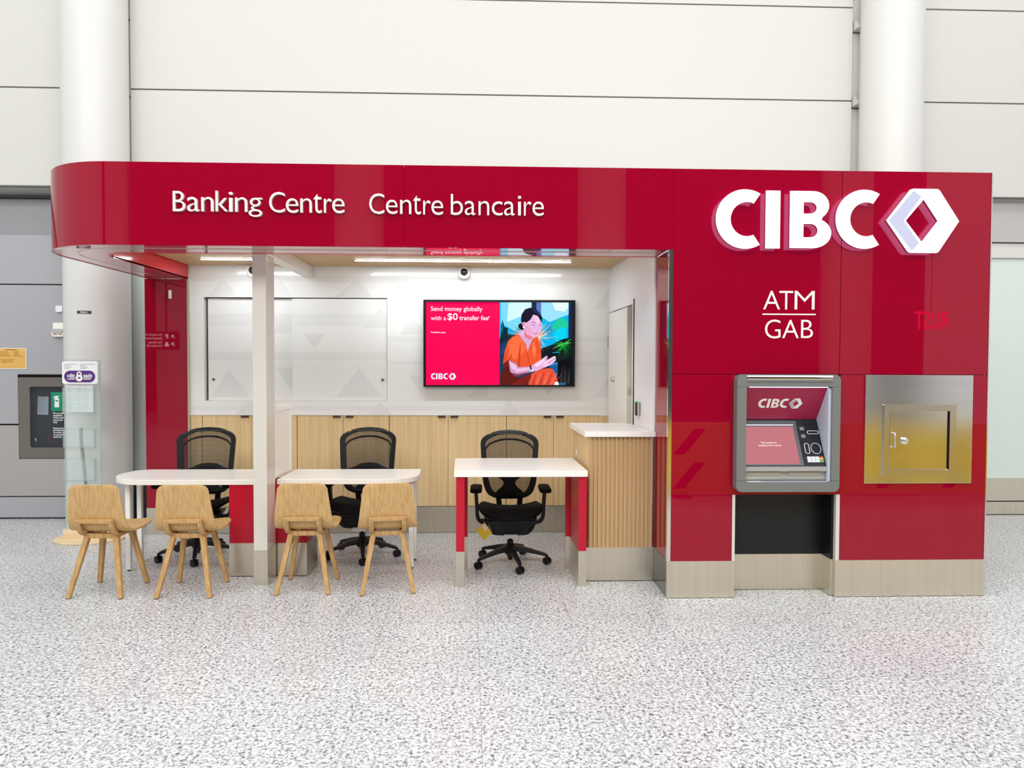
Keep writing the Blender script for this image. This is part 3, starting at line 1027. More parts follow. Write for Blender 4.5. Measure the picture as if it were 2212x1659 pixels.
# ------------------------------------------------------------------ cupboards along the back
bx = [-2.703, -2.241, -1.812, -1.375, -0.937, -0.375, 0.185, 0.641, 1.099]
names = ['low oak cupboard behind the post and divider', 'low oak cupboard behind the middle office chair', 'low oak cupboard directly below the wall screen', 'low oak cupboard beside the ribbed counter']
for i in range(4):
    a, b, c = bx[2 * i], bx[2 * i + 1], bx[2 * i + 2]
    t = thing('cupboard', names[i], 'cupboard', ((a + c) / 2, 7.0, 0.255), 'low oak cupboards')
    obj('body', MB().box(a, c, 6.831, 7.2, 0.256, 1.133), 'gap', t)
    for x0, x1, hx_ in ((a + 0.003, b - 0.0015, b - 0.06), (b + 0.0015, c - 0.003, b + 0.06)):
        d = obj('door', MB().box(x0, x1, 6.81, 6.8305, 0.258, 1.130), 'oak', t, bevel=0.001)
        obj('handle', MB().box(hx_ - 0.036, hx_ + 0.036, 6.797, 6.814, 1.112, 1.133), mat('handle_bronze', (92, 74, 56), 0.4, 0.6) if i == 0 and x0 < a + 0.01 else bpy.data.materials['handle_bronze'], d)
t = thing('filler_panel', 'narrow oak filler strip beside the red pilaster', 'panel', (-2.77, 6.82, 0.256))
obj('strip', MB().box(-2.811, -2.706, 6.81, 6.83, 0.256, 1.130), 'oak', t)
t = thing('filler_panel', 'narrow oak filler strip beside the white door wall', 'panel', (1.135, 6.82, 0.256))
obj('strip', MB().box(1.102, 1.165, 6.81, 6.83, 0.256, 1.130), 'oak', t)
tag(obj('ledge_strip', MB().box(-2.82, 1.165, 6.806, 6.85, 1.133, 1.1368), 'white'), 'thin white strip along the tops of the oak cupboards', 'trim')
tag(obj('toe_kick', MB().box(-2.82, 1.18, 6.812, 6.835, 0.004, 0.2535).box(-2.82, 1.18, 6.82, 6.84, 0, 0.006, 1), ['steel', 'gap']), 'brushed steel kick plate below the oak cupboards', 'kick plate')

# ------------------------------------------------------------------ wall screen
tv = thing('wall_screen', 'black framed wall screen showing a red bank advertisement with a smiling person', 'screen', (0.115, 6.80, 1.408))


def T(u, v):
    return (-0.606 + (u - 95) / 2000.0 * 1.445, 2.233 - (v - 112 - (u - 95) * 0.003) / 1158.0 * 0.825)


mb = MB()
mb.flat(shape([[T(93, 1271), T(2095, 1271), T(2095, 108), T(93, 108)], [T(125, 1246), T(2062, 1246), T(2062, 138), T(125, 138)]], 0.05), FRONT(6.785))
obj('bezel', mb, 'black', tv, bevel=0.002)
obj('back_shell', MB().box(-0.60, 0.83, 6.79, 6.8095, 1.42, 2.22), 'black', tv)
PIC = []          # (colour, polygon) from back to front
P = lambda c, *pts: PIC.append((c, pts))
P((255, 0, 82), (125, 1246), (1095, 1246), (1095, 138), (125, 138))
P((8, 60, 84), (1095, 1246), (2062, 1246), (2062, 138), (1095, 138))
P((0, 168, 222), (1095, 620), (1520, 620), (1520, 138), (1095, 138))
P((120, 214, 240), (1110, 420), (1300, 520), (1380, 400), (1500, 138), (1110, 138))
P((206, 240, 250), (1190, 400), (1360, 330), (1515, 300), (1515, 138), (1215, 138))
P((28, 40, 76), (1518, 620), (1582, 620), (1582, 138), (1518, 138))
P((92, 118, 190), (1582, 620), (1645, 620), (1645, 138), (1582, 138))
P((0, 176, 226), (1645, 800), (2010, 800), (2010, 138), (1645, 138))
P((150, 220, 244), (1645, 330), (1760, 400), (1900, 340), (2010, 300), (2010, 138), (1645, 138))
P((226, 240, 252), (1830, 240), (1960, 260), (2005, 200), (2005, 138), (1790, 138))
P((30, 196, 150), (1780, 470), (1850, 360), (1960, 350), (2005, 440), (1960, 540), (1840, 520))
P((20, 150, 190), (1700, 480), (1770, 430), (1800, 520), (1740, 600))
P((0, 206, 236), (1800, 560), (1900, 470), (1980, 480), (1975, 640), (1860, 680))
P((26, 36, 66), (2008, 1246), (2062, 1246), (2062, 138), (2032, 138), (2008, 300))
P((6, 40, 52), (1095, 700), (1130, 360), (1160, 470), (1205, 480), (1200, 560), (1330, 560), (1400, 680), (1180, 760))
P((14, 92, 112), (1110, 470), (1130, 380), (1148, 480), (1130, 560))
P((12, 24, 30), (1640, 1246), (1640, 760), (1800, 700), (1900, 640), (2062, 600), (2062, 1246))
P((22, 52, 88), (1100, 1000), (1100, 700), (1160, 650), (1230, 640), (1180, 860))
P((34, 60, 112), (1110, 800), (1150, 680), (1180, 700), (1150, 860))
for i in range(26):
    a = math.radians(-70 + i * 5.6)
    x0, y0 = 1600 + 18 * math.sin(i * 2.1), 600 + 14 * math.cos(i)
    L_ = 210 + 60 * math.sin(i * 1.7)
    dx, dy = math.cos(a) * L_, math.sin(a) * L_
    if i > 14:
        dx *= 0.75
    P(((238, 222, 190), (214, 186, 150), (246, 236, 214), (176, 132, 110), (226, 150, 140))[i % 5], (x0 - 5, y0), (x0 + dx, y0 + dy), (x0 + 8, y0 + 8))
for i in range(12):
    a = math.radians(150 + i * 9)
    x0, y0 = 1420, 560
    P(((230, 222, 200), (190, 178, 150), (120, 100, 88))[i % 3], (x0, y0 - 5), (x0 + math.cos(a) * 230, y0 + math.sin(a) * 230 * (0.9 if i > 4 else 1)), (x0, y0 + 7))
P((10, 30, 26), (1800, 900), (1830, 700), (1950, 620), (2060, 640), (2060, 940), (1900, 930))
for i in range(30):
    x0, y0 = 1950 + 12 * math.sin(i), 690
    a = math.radians(-30 + i * 8.2)
    L_ = 150 + 70 * math.sin(i * 2.3)
    P(((0, 150, 40), (30, 200, 70), (0, 96, 34), (120, 226, 110), (0, 120, 60))[i % 5], (x0 - 7, y0 - 6), (max(1790, min(2058, x0 + math.cos(a) * L_)), y0 + math.sin(a) * L_), (x0 + 9, y0 + 8))
P((20, 88, 150), (1760, 1246), (1755, 960), (1868, 935), (1862, 1246))
P((40, 132, 190), (1770, 965), (1868, 935), (1866, 968), (1790, 985))
P((8, 10, 16), (1866, 1246), (1880, 930), (2056, 880), (2056, 1246))
for i in range(9):
    x = 1895 + i * 16
    P(((70, 64, 62), (126, 112, 110), (44, 50, 66))[i % 3], (x, 1225), (x + 5, 1225), (x + 18 + 6 * math.sin(i), 980 + 30 * math.cos(i * 2)))
P((40, 92, 150), (1880, 1246), (1980, 1246), (1980, 1218), (1880, 1215))
# the person
P((92, 24, 20), (1100, 1246), (1110, 1090), (1170, 1000), (1215, 900), (1300, 1100), (1500, 1246))
P((232, 86, 46), (1140, 960), (1165, 790), (1205, 660), (1250, 610), (1330, 565), (1420, 570), (1480, 640), (1540, 600), (1600, 610), (1640, 700), (1650, 880), (1600, 1010), (1340, 1010), (1250, 940))
P((250, 108, 62), (1210, 690), (1270, 610), (1340, 580), (1400, 640), (1440, 760), (1380, 860), (1300, 900), (1230, 860))
P((198, 62, 34), (1340, 880), (1365, 690), (1376, 690), (1368, 1000), (1335, 1000))
P((204, 66, 36), (1215, 905), (1255, 820), (1262, 826), (1240, 930))
P((208, 70, 38), (1155, 900), (1200, 770), (1206, 776), (1180, 930))
P((206, 68, 40), (1470, 820), (1500, 980), (1490, 985), (1455, 830))
P((210, 74, 42), (1590, 640), (1630, 820), (1612, 830), (1580, 660))
P((255, 126, 80), (1540, 650), (1575, 760), (1560, 900), (1530, 780))
P((120, 30, 26), (1140, 960), (1215, 905), (1345, 975), (1345, 1000), (1300, 1010), (1215, 990), (1150, 1010))
P((224, 178, 214), (1340, 560), (1430, 480), (1520, 560), (1580, 600), (1480, 650))
P((206, 168, 214), (1345, 562), (1440, 690), (1468, 800), (1492, 720), (1528, 640), (1500, 600), (1420, 600))
P((226, 120, 130), (1430, 480), (1450, 560), (1540, 600), (1500, 640), (1420, 600))
P((222, 176, 222), (1418, 330), (1500, 270), (1590, 270), (1640, 330), (1658, 400), (1648, 480), (1615, 560), (1570, 598), (1530, 590), (1470, 545), (1430, 480))
P((236, 158, 186), (1425, 430), (1490, 470), (1530, 560), (1500, 570), (1440, 500))
P((240, 196, 226), (1540, 300), (1610, 330), (1640, 400), (1600, 440), (1560, 400))
P((20, 16, 40), (1375, 380), (1385, 300), (1430, 230), (1500, 208), (1570, 222), (1630, 280), (1660, 340), (1652, 410), (1600, 320), (1540, 300), (1500, 370), (1450, 410), (1420, 400), (1395, 420))
P((24, 44, 86), (1540, 215), (1620, 270), (1650, 340), (1590, 290), (1530, 250))
P((14, 10, 24), (1340, 440), (1375, 415), (1405, 450), (1420, 500), (1385, 510), (1350, 485))
P((226, 140, 156), (1392, 410), (1415, 398), (1432, 430), (1420, 470), (1400, 460))
P((248, 236, 248), (1402, 452), (1424, 452), (1424, 486), (1406, 486))
P((120, 70, 110), (1525, 398), (1580, 402), (1582, 410), (1525, 406))
P((110, 60, 104), (1620, 398), (1650, 404), (1650, 411), (1620, 405))
P((70, 36, 70), (1522, 432), (1560, 441), (1560, 447), (1520, 439))
P((70, 36, 70), (1612, 430), (1645, 441), (1643, 447), (1612, 437))
P((214, 120, 160), (1565, 490), (1585, 508), (1605, 496), (1590, 514))
P((226, 60, 84), (1530, 530), (1565, 545), (1600, 538), (1588, 562), (1555, 562))
P((250, 226, 240), (1540, 536), (1568, 546), (1594, 542), (1580, 550), (1556, 550))
# lap, arm, hands, phone
P((226, 82, 56), (1480, 1246), (1490, 1120), (1590, 1050), (1730, 1018), (1800, 1030), (1840, 1100), (1870, 1200), (1850, 1246))
P((120, 30, 26), (1230, 1246), (1400, 1140), (1520, 1090), (1500, 1180), (1450, 1246))
for i in range(7):
    x = 1530 + i * 48
    P(((150, 40, 34), (255, 120, 90))[i % 2], (x, 1240), (x + 16, 1240), (x + 52 + 8 * i, 1070 + (i - 3) ** 2 * 4), (x + 44 + 8 * i, 1072 + (i - 3) ** 2 * 4))
P((206, 148, 190), (1215, 910), (1330, 970), (1345, 1006), (1500, 1000), (1530, 1070), (1400, 1110), (1290, 1130), (1235, 1060))
P((232, 188, 224), (1222, 930), (1310, 980), (1330, 1030), (1500, 1010), (1505, 1040), (1330, 1070), (1250, 1020))
P((120, 60, 80), (1250, 1080), (1330, 1100), (1500, 1070), (1500, 1085), (1330, 1134), (1280, 1128))
P((222, 170, 210), (1500, 1000), (1560, 960), (1650, 900), (1720, 850), (1740, 880), (1700, 930), (1820, 880), (1830, 860), (1842, 870), (1838, 920), (1790, 970), (1700, 1010), (1580, 1060), (1530, 1060))
P((242, 206, 234), (1560, 970), (1640, 915), (1700, 880), (1690, 920), (1640, 980), (1580, 1010))
P((10, 14, 34), (1722, 890), (1800, 806), (1892, 802), (1862, 835), (1760, 905))
P((0, 150, 190), (1800, 808), (1892, 800), (1888, 812), (1796, 818))
P((238, 196, 226), (1690, 930), (1820, 856), (1840, 866), (1842, 912), (1720, 1000), (1660, 990))
P((188, 130, 170), (1730, 950), (1832, 880), (1836, 886), (1740, 962))
P((24, 20, 40), (1494, 985), (1514, 980), (1526, 1066), (1506, 1075))
P((190, 214, 232), (1495, 1045), (1550, 1030), (1558, 1058), (1530, 1070), (1500, 1066))
P((236, 240, 250), (1820, 1246), (1835, 1205), (1872, 1200), (1885, 1246))
cols = {}
pic_m, pic = [], MB()
for k, (c, pts) in enumerate(PIC):
    if c not in cols:
        cols[c] = len(pic_m)
        pic_m.append(glow('picture', c, 1.0))
    pic.flat(shape([[T(*q) for q in pts]], 0.0), FRONT(6.786 - k * 0.00006), cols[c])
pb = obj('picture', pic, pic_m, tv)
wt = glow('screen_white', (252, 244, 255), 1.0)
mb = MB()


def tv_text(s, u0, u1, v0, v1, bold=0.02):
    (x0, z1), (x1, z0) = T(u0, v0), T(u1, v1)
    fit(mb, s, x0, x1, z0, z1, 6.774, 0, bold * 0.35)


tv_text('Send money globally', 188, 868, 195, 277)
tv_text('with a', 188, 388, 322, 380)
tv_text('$0', 406, 542, 285, 390, 0.035)
tv_text('transfer fee', 562, 946, 316, 380, 0.03)
tv_text('1', 948, 960, 325, 345)
tv_text('1', 190, 196, 528, 545)
tv_text('Conditions apply', 198, 382, 530, 558, 0.03)
obj('caption', mb, wt, tv)
q0, q1 = T(190, 1168), T(414, 1088)
lg = MB()
for k in ('C1', 'I', 'B', 'C2', 'hex'):
    q = emblem(FRONT(6.774), (q1[0] - q0[0]) / 988.0, (q1[1] - q0[1]) / 362.0, q0[0], q1[1], 0.0, k)
    lg.add(q.v, q.f, 0)
obj('logo', lg, glow('logo_pale', (214, 240, 255), 1.0), tv)
lg = emblem(FRONT(6.7735), (q1[0] - q0[0]) / 988.0, (q1[1] - q0[1]) / 362.0, q0[0], q1[1], 0.0, 'lav')
obj('logo_shade', lg, glow('logo_mid', (196, 206, 238), 1.0), tv)

# ------------------------------------------------------------------ desks, post, divider
post = thing('support_post', 'slim white square post with a steel foot between the desks', 'post', (-1.652, 5.3, 0))
obj('shaft', MB().box(-1.701, -1.603, 5.20, 5.40, 0.257, 2.416), 'post', post, bevel=0.002)
obj('foot', MB().box(-1.703, -1.601, 5.198, 5.402, 0.0, 0.257), 'steel', post)

ped = thing('desk_pedestal', 'red pedestal with a steel base carrying both white desks', 'pedestal', (-1.66, 5.6, 0))
obj('body', MB().box(-1.957, -1.376, 5.425, 5.76, 0.257, 0.705), 'red_matt', ped)
obj('base', MB().box(-1.959, -1.374, 5.423, 5.762, 0.006, 0.257), 'chrome_soft' if 'chrome_soft' in M else 'steel', ped)
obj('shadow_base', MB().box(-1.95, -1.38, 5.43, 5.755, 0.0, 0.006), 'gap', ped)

div = thing('desk_divider', 'low white panelled divider standing between the two white desks', 'divider', (-1.655, 5.65, 0.742))
obj('panel', MB().box(-1.697, -1.622, 5.404, 5.89, 0.742, 1.280), 'white', div)
fm = MB()
fm.box(-1.70, -1.612, 5.402, 5.90, 1.255, 1.292).box(-1.70, -1.612, 5.86, 5.90, 0.742, 1.256).box(-1.70, -1.612, 5.402, 5.44, 0.742, 1.256)
obj('frame', fm, 'white', div, bevel=0.002)

# curved desk on the left
d1 = thing('desk', 'white desk with a rounded corner between the red pilaster and the post', 'desk', (-2.3, 5.7, 0), 'white desks')
top = [(-1.703, 5.415), (-1.703, 5.965), (-2.80, 5.965), (-2.885, 5.90), (-2.915, 5.78)]
cx, cy, r = -2.60, 5.73, 0.318
top += [(cx + r * math.cos(math.radians(a)), cy + r * math.sin(math.radians(a))) for a in range(180, 271, 9)]
obj('desk_top', MB().prism(list(reversed(top)), 0.703, 0.742), 'white', d1, bevel=0.003)
for x, y in ((-2.795, 5.60), (-2.83, 5.855)):
    lg_ = obj('leg', MB().box(x - 0.019, x + 0.019, y - 0.019, y + 0.019, 0.012, 0.703), 'white', d1, bevel=0.004)
    obj('glide', MB().lathe([(0.012, 0), (0.012, 0.012)], (x, y, 0), n=14), 'rubber', lg_)

d2 = thing('desk', 'white desk in the middle between the divider and the gap', 'desk', (-1.08, 5.7, 0), 'white desks')
top = [(-1.60, 5.43), (-0.80, 5.43)]
cx, cy, r = -0.785, 5.675, 0.245
top += [(cx + r * math.cos(math.radians(a)), cy + r * math.sin(math.radians(a))) for a in range(270, 361, 9)]
top += [(-0.555, 5.965), (-1.60, 5.965)]
obj('desk_top', MB().prism(top, 0.703, 0.742), 'white', d2, bevel=0.003)
for x, y in ((-0.60, 5.62), (-0.60, 5.86)):
    lg_ = obj('leg', MB().box(x - 0.019, x + 0.019, y - 0.019, y + 0.019, 0.012, 0.703), 'white', d2, bevel=0.004)
    obj('glide', MB().lathe([(0.012, 0), (0.012, 0.012)], (x, y, 0), n=14), 'rubber', lg_)
obj('cable_cap', MB().prism(ring(-1.50, 5.86, 0.03, 0.03, 24), 0.742, 0.7435), mat('cap_white', (228, 226, 218), 0.4), d2)

# tall desk with red ends
d3 = thing('desk', 'taller white desk on red end panels beside the ribbed counter', 'desk', (0.24, 5.45, 0), 'white desks')
obj('desk_top', MB().hexa([(-.238, 5.10, .809), (.731, 5.10, .809), (.706, 5.81, .809), (-.262, 5.81, .809)], [(-.238, 5.10, .853), (.731, 5.10, .853), (.706, 5.81, .853), (-.262, 5.81, .853)]), 'white', d3, bevel=0.002)
for xa, xb, sx in ((-.224, -.163, 1), (.668, .727, -1)):
    k = obj('leg', MB().hexa([(xa, 5.12, .262), (xb, 5.12, .262), (xb - .018, 5.56, .262), (xa - .018, 5.56, .262)], [(xa, 5.12, .809), (xb, 5.12, .809), (xb - .018, 5.56, .809), (xa - .018, 5.56, .809)]), 'red_matt', d3)
    obj('leg_foot', MB().hexa([(xa, 5.118, 0), (xb, 5.118, 0), (xb - .018, 5.562, 0), (xa - .018, 5.562, 0)], [(xa, 5.118, .262), (xb, 5.118, .262), (xb - .018, 5.562, .262), (xa - .018, 5.562, .262)]), 'steel', k)
    e = (xb - .018) if sx > 0 else (xa - .018)
    f0, f1 = sorted((e, e + sx * 0.028))
    fl = obj('leg', MB().box(f0, f1, 5.56, 5.60, .262, .809), 'red_matt', d3)
    obj('leg_foot', MB().box(f0, f1, 5.559, 5.601, 0, .262), 'steel', fl)

# ribbed service counter
ct = thing('service_counter', 'service counter with vertical oak ribs under a white top', 'counter', (1.0, 5.6, 0))
xl = lambda y: 0.757 - 0.036 * (y - 5.24)
obj('carcass', MB().hexa([(xl(5.24), 5.25, .256), (1.238, 5.25, .256), (1.238, 5.99, .256), (xl(5.99), 5.99, .256)], [(xl(5.24), 5.25, 1.089), (1.238, 5.25, 1.089), (1.238, 5.99, 1.089), (xl(5.99), 5.99, 1.089)]), 'oak_light', ct)
n = 15
for i in range(n):
    x = 0.757 + i * (0.487 / n)
    w = 0.487 / n
    obj('rib', MB().prism([(x + .002, 5.252), (x + .003, 5.238), (x + .007, 5.233), (x + w - .013, 5.233), (x + w - .009, 5.238), (x + w - .008, 5.252)], .256, 1.089), 'oak_slat', ct)
obj('counter_top', MB().hexa([(.722, 5.205, 1.089), (1.2505, 5.205, 1.089), (1.238, 6.0, 1.089), (.700, 6.0, 1.089)], [(.722, 5.205, 1.128), (1.2505, 5.205, 1.128), (1.238, 6.0, 1.128), (.700, 6.0, 1.128)]), 'white', ct, bevel=0.002)
obj('kick_plate', MB().box(.742, 1.249, 5.242, 5.26, .006, .256).box(.742, .77, 5.25, 5.99, .006, .256), 'steel', ct)
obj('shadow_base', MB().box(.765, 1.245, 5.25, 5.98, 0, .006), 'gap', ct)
obj('outlet', MB().lathe([(0.03, 0.0), (0.03, -0.005), (0.022, -0.008), (0.010, -0.008)], (xl(5.8) + 0.001, 5.80, 0.895), 'x', 28), 'white', ct, smooth=True)

# ------------------------------------------------------------------ oak visitor chairs


def cat(pts, n):
    """smooth curve through points"""
    P_ = [Vector(p) for p in pts]
    P_ = [P_[0] * 2 - P_[1]] + P_ + [P_[-1] * 2 - P_[-2]]
    out = []
    segs = len(pts) - 1
    for i in range(n + 1):
        t = i / n * segs
        k = min(int(t), segs - 1)
        t -= k
        a, b, c, d = P_[k:k + 4]
        out.append(0.5 * ((2 * b) + (c - a) * t + (2 * a - 5 * b + 4 * c - d) * t * t + (3 * b - a - 3 * c + d) * t ** 3))
    return out


def oak_chair():
    t = thing('visitor_chair', '', 'chair', (0, 0, 0), 'oak visitor chairs at the desks')
    prof = cat([(-.198, .790, 0), (-.182, .70, 0), (-.163, .60, 0), (-.146, .53, 0), (-.122, .482, 0), (-.085, .456, 0), (-.04, .446, 0), (.05, .443, 0), (.14, .448, 0), (.215, .458, 0), (.24, .461, 0)], 60)
    d = [0.0]
    for a, b in zip(prof[:-1], prof[1:]):
        d.append(d[-1] + (b - a).length)
    tot = d[-1]
    rows_t, rows_b = [], []
    for i, p in enumerate(prof):
        tg = (prof[min(i + 1, 60)] - prof[max(i - 1, 0)]).normalized()
        nrm = Vector((-tg.y, tg.x))
        s = d[i] / tot
        hw_ = 0.168 + (0.212 - 0.168) * min(1, s / 0.52) if s < 0.52 else 0.212 - 0.012 * (s - 0.52) / 0.48
        for e, rr in ((d[i], 0.05), (tot - d[i], 0.06)):
            if e < rr:
                hw_ += -rr + math.sqrt(max(0, rr * rr - (rr - e) ** 2))
        up_, dn = [], []
        for j in range(15):
            q = -1 + 2 * j / 14
            c = 0.014 * q * q
            x = q * hw_
            back = max(0, 1 - s / 0.5)
            yy, zz = p.x + c * (0.3 + back) * (1 if s < .5 else 0), p.y + c * 0.6 * (1 if s > .5 else s)
            up_.append((x, yy, zz))
            dn.append((x, yy - nrm.x * 0.012, zz - nrm.y * 0.012))
        rows_t.append(up_)
        rows_b.append(dn)
    sh = MB().grid(rows_t).grid(rows_b)
    nr, k = len(rows_t), 15
    off = nr * k
    fs = []
    for i in range(nr - 1):
        fs += [(i * k, (i + 1) * k, off + (i + 1) * k, off + i * k), (i * k + k - 1, off + i * k + k - 1, off + (i + 1) * k + k - 1, (i + 1) * k + k - 1)]
    for j in range(k - 1):
        fs += [(j, off + j, off + j + 1, j + 1), ((nr - 1) * k + j, (nr - 1) * k + j + 1, off + (nr - 1) * k + j + 1, off + (nr - 1) * k + j)]
    sh.f += fs
    sh.m += [0] * len(fs)
    obj('seat_shell', sh, 'chair_oak', t, smooth=True)
    br = MB()
    for x in (-.114, .114):
        br.bar(cat([(x, .02, .424), (x, -.06, .424), (x, -.105, .430), (x, -.140, .452), (x, -.165, .490), (x, -.180, .545)], 16), 0.032, 0.024)
    br.box(-.114, .114, -.187, -.163, .520, .548)
    obj('back_bracket', br, 'chair_leg', t, bevel=0.003)
    un = MB()
    un.box(-.115, .115, -.10, -.066, .398, .430)
    un.box(-.115, .115, .085, .118, .402, .434)
    for x in (-.10, .10):
        un.box(x - .016, x + .016, -.09, .11, .404, .432)
    obj('under_frame', un, 'chair_leg', t, bevel=0.002)
    for sx in (-1, 1):
        for tx, ty, fx, fy in ((.098, -.084, .180, -.186), (.098, .102, .176, .180)):
            a, b = 0.019, 0.0145
            lo = [(sx * fx + i * b, fy + j * b, 0.004) for i, j in ((-1, -1), (1, -1), (1, 1), (-1, 1))]
            hi = [(sx * tx + i * a, ty + j * a, 0.425) for i, j in ((-1, -1), (1, -1), (1, 1), (-1, 1))]
            lg_ = obj('leg', MB().hexa(lo, hi), 'chair_leg', t, bevel=0.003)
            obj('foot_pad', MB().box(sx * fx - .012, sx * fx + .012, fy - .012, fy + .012, 0, 0.004), 'rubber', lg_)
    return t


oc = oak_chair()
spots = [(-2.692, 5.118, -2.0, 'oak visitor chair in front of the rounded desk corner, nearest the brochure stand'),
         (-2.098, 5.110, 1.0, 'oak visitor chair at the curved desk, nearer the post'),
         (-1.297, 5.165, 1.0, 'oak visitor chair at the middle desk, beside the post and pedestal'),
         (-0.722, 5.160, 8.0, 'oak visitor chair at the open end of the middle desk')]
for i, (x, y, a, lab) in enumerate(spots):
    o = oc if i == 0 else copy_tree(oc)
    o.location = (x, y, 0)
    o.rotation_euler = (0, 0, math.radians(a))
    o['label'] = lab

# ------------------------------------------------------------------ black mesh office chairs (the sitter faces the hall)


def mirror(h):
    return h + [(-x, z) for x, z in reversed(h) if abs(x) > 1e-6]


def office_chair():
    t = thing('office_chair', '', 'chair', (0, 0, 0), 'mesh office chairs behind the desks')

    def bend(mb):
        mb.v = [(x, y + 0.235 + 0.16 * (z - 0.5) + 0.25 * max(0, 0.72 - z) ** 2 - 0.9 * x * x, z) for x, y, z in mb.v]
        return mb

    def smooth_poly(half, n=44):
        return [(p.x, p.y) for p in cat([(x, z, 0) for x, z in half], n)]
    oh = smooth_poly([(0, 1.064), (.10, 1.055), (.185, 1.028), (.228, 1.0), (.245, .962), (.243, .90), (.237, .80), (.229, .68), (.215, .60), (.185, .535), (.13, .50), (.06, .487), (0, .485)])
    ih = smooth_poly([(0, 1.030), (.10, 1.020), (.168, .994), (.197, .970), (.206, .940), (.199, .90), (.193, .80), (.186, .70), (.163, .60), (.128, .545), (.06, .522), (0, .518)])
    mb = MB()
    mb.flat(shape([mirror(oh), mirror(ih)], 0.026), FRONT(0))
    obj('back_frame', bend(mb), 'black', t, bevel=0.006)
    mb = MB().tube([(x, 0, z) for x, z in [(p.x, p.y) for p in cat([(-.205, .905, 0), (-.17, .945, 0), (-.09, .975, 0), (0, .984, 0), (.09, .975, 0), (.17, .945, 0), (.205, .905, 0)], 30)]], 0.0085, 8)
    obj('head_bar', bend(mb), 'black', t, smooth=True)
    rows = []
    for i in range(25):
        z = 0.516 + (1.032 - 0.516) * i / 24
        # width of the opening at this height
        hw_ = 0.0
        for (xa, za), (xb, zb) in zip(ih[:-1], ih[1:]):
            if min(za, zb) <= z <= max(za, zb) and abs(za - zb) > 1e-9:
                hw_ = max(hw_, xa + (xb - xa) * (z - za) / (zb - za))
        hw_ = max(hw_, 0.02) + 0.006
        rows.append([(-hw_ + 2 * hw_ * j / 12, 0, z) for j in range(13)])
    obj('mesh_back', bend(MB().grid(rows)), 'net', t, smooth=True, pivot=(0, 0.3, 0.516))
    lum = smooth_poly([(0, .752), (.07, .745), (.13, .718), (.182, .702), (.190, .684), (.10, .665), (.052, .625), (.062, .585), (.115, .535), (.07, .508), (0, .500)], 40)
    mb = MB()
    mb.flat(shape([mirror(lum)], 0.02), FRONT(0.022))
    obj('lumbar_pad', bend(mb), 'black_fabric', t, bevel=0.004)
    st = MB()
    for x in (-.085, .085):
        st.bar(cat([(x * 0.8, .10, .345), (x * 0.9, .21, .36), (x, .255, .42), (x * 1.1, .262, .52)], 12), 0.045, 0.022)
    obj('back_stay', st, 'black', t, bevel=0.004)
    # seat
    rows_t, rows_b = [], []
    for i in range(19):
        v = -1 + 2 * i / 18
        rt, rb = [], []
        for j in range(19):
            u = -1 + 2 * j / 18
            # square to rounded square
            ux = u * math.sqrt(max(0, 1 - 0.28 * v * v))
            vy = v * math.sqrt(max(0, 1 - 0.22 * u * u))
            e = max(abs(u), abs(v)) ** 6
            x, y = 0.262 * ux, -0.02 + 0.245 * vy
            wing = 0.045 * abs(u) ** 2.2
            fr_ = -0.03 * max(0, -v - 0.4) ** 1.5
            rt.append((x, y, 0.452 + wing + fr_ - 0.022 * e))
            rb.append((x * (0.99 - 0.20 * (1 - e)), y * 0.97, 0.452 + wing * 0.7 + fr_ - 0.024 * e - 0.072 * (1 - e)))
        rows_t.append(rt)
        rows_b.append(rb)
    obj('seat', MB().grid(rows_t).grid(rows_b), 'black_fabric', t, smooth=True)
    mech = MB().hexa([(-.13, -.10, .262), (.13, -.10, .262), (.13, .12, .262), (-.13, .12, .262)], [(-.20, -.16, .385), (.20, -.16, .385), (.20, .15, .385), (-.20, .15, .385)])
    obj('mechanism', mech, 'black', t, bevel=0.015)
    mb = MB().bar(cat([(-.205, -.05, .40), (-.19, -.06, .33), (-.15, -.06, .272), (-.09, -.06, .258), (.09, -.06, .258), (.15, -.06, .272), (.19, -.06, .33), (.205, -.05, .40)], 24), 0.045, 0.016, Vector((0, 1, 0)))
    obj('seat_cradle', mb, 'black', t, bevel=0.003)
    obj('rating_label', MB().hexa([(-.055, -.132, .238), (.055, -.132, .238), (.055, -.10, .232), (-.055, -.10, .232)], [(-.055, -.136, .264), (.055, -.136, .264), (.055, -.10, .264), (-.055, -.10, .264)]), mat('label_grey', (168, 172, 166), 0.5), t)
    ar_mat = 'black'
    for s in (-1, 1):
        arm = MB().bar(cat([(s * .12, .02, .345), (s * .20, .02, .335), (s * .248, .02, .348), (s * .268, .02, .39), (s * .272, .02, .46), (s * .280, .02, .60)], 18), 0.055, 0.028, Vector((0, 1, 0)))
        a = obj('armrest', arm, ar_mat, t, bevel=0.006)
        pad = MB()
        pp = rrect(-.047, .047, -.15, .13, .04)
        pad.prism([(s * .278 + x, y + 0.0) for x, y in pp], .600, .632)
        obj('arm_pad', pad, 'black_fabric', a, bevel=0.01, seg=3)
    obj('lever', MB().tube([(-.14, -.05, .372), (-.20, -.06, .37), (-.235, -.065, .368)], [.008, .012, .016], 10), 'black', t, smooth=True)
    obj('gas_lift', MB().lathe([(.013, .255), (.013, .20), (.026, .195), (.026, .06), (.018, .055), (.018, .035)], (0, 0, 0), n=24), 'black', t, smooth=True)
    obj('hub', MB().lathe([(.03, .165), (.045, .155), (.05, .125), (.045, .085), (.03, .075)], (0, 0, 0), n=24), 'black', t, smooth=True)
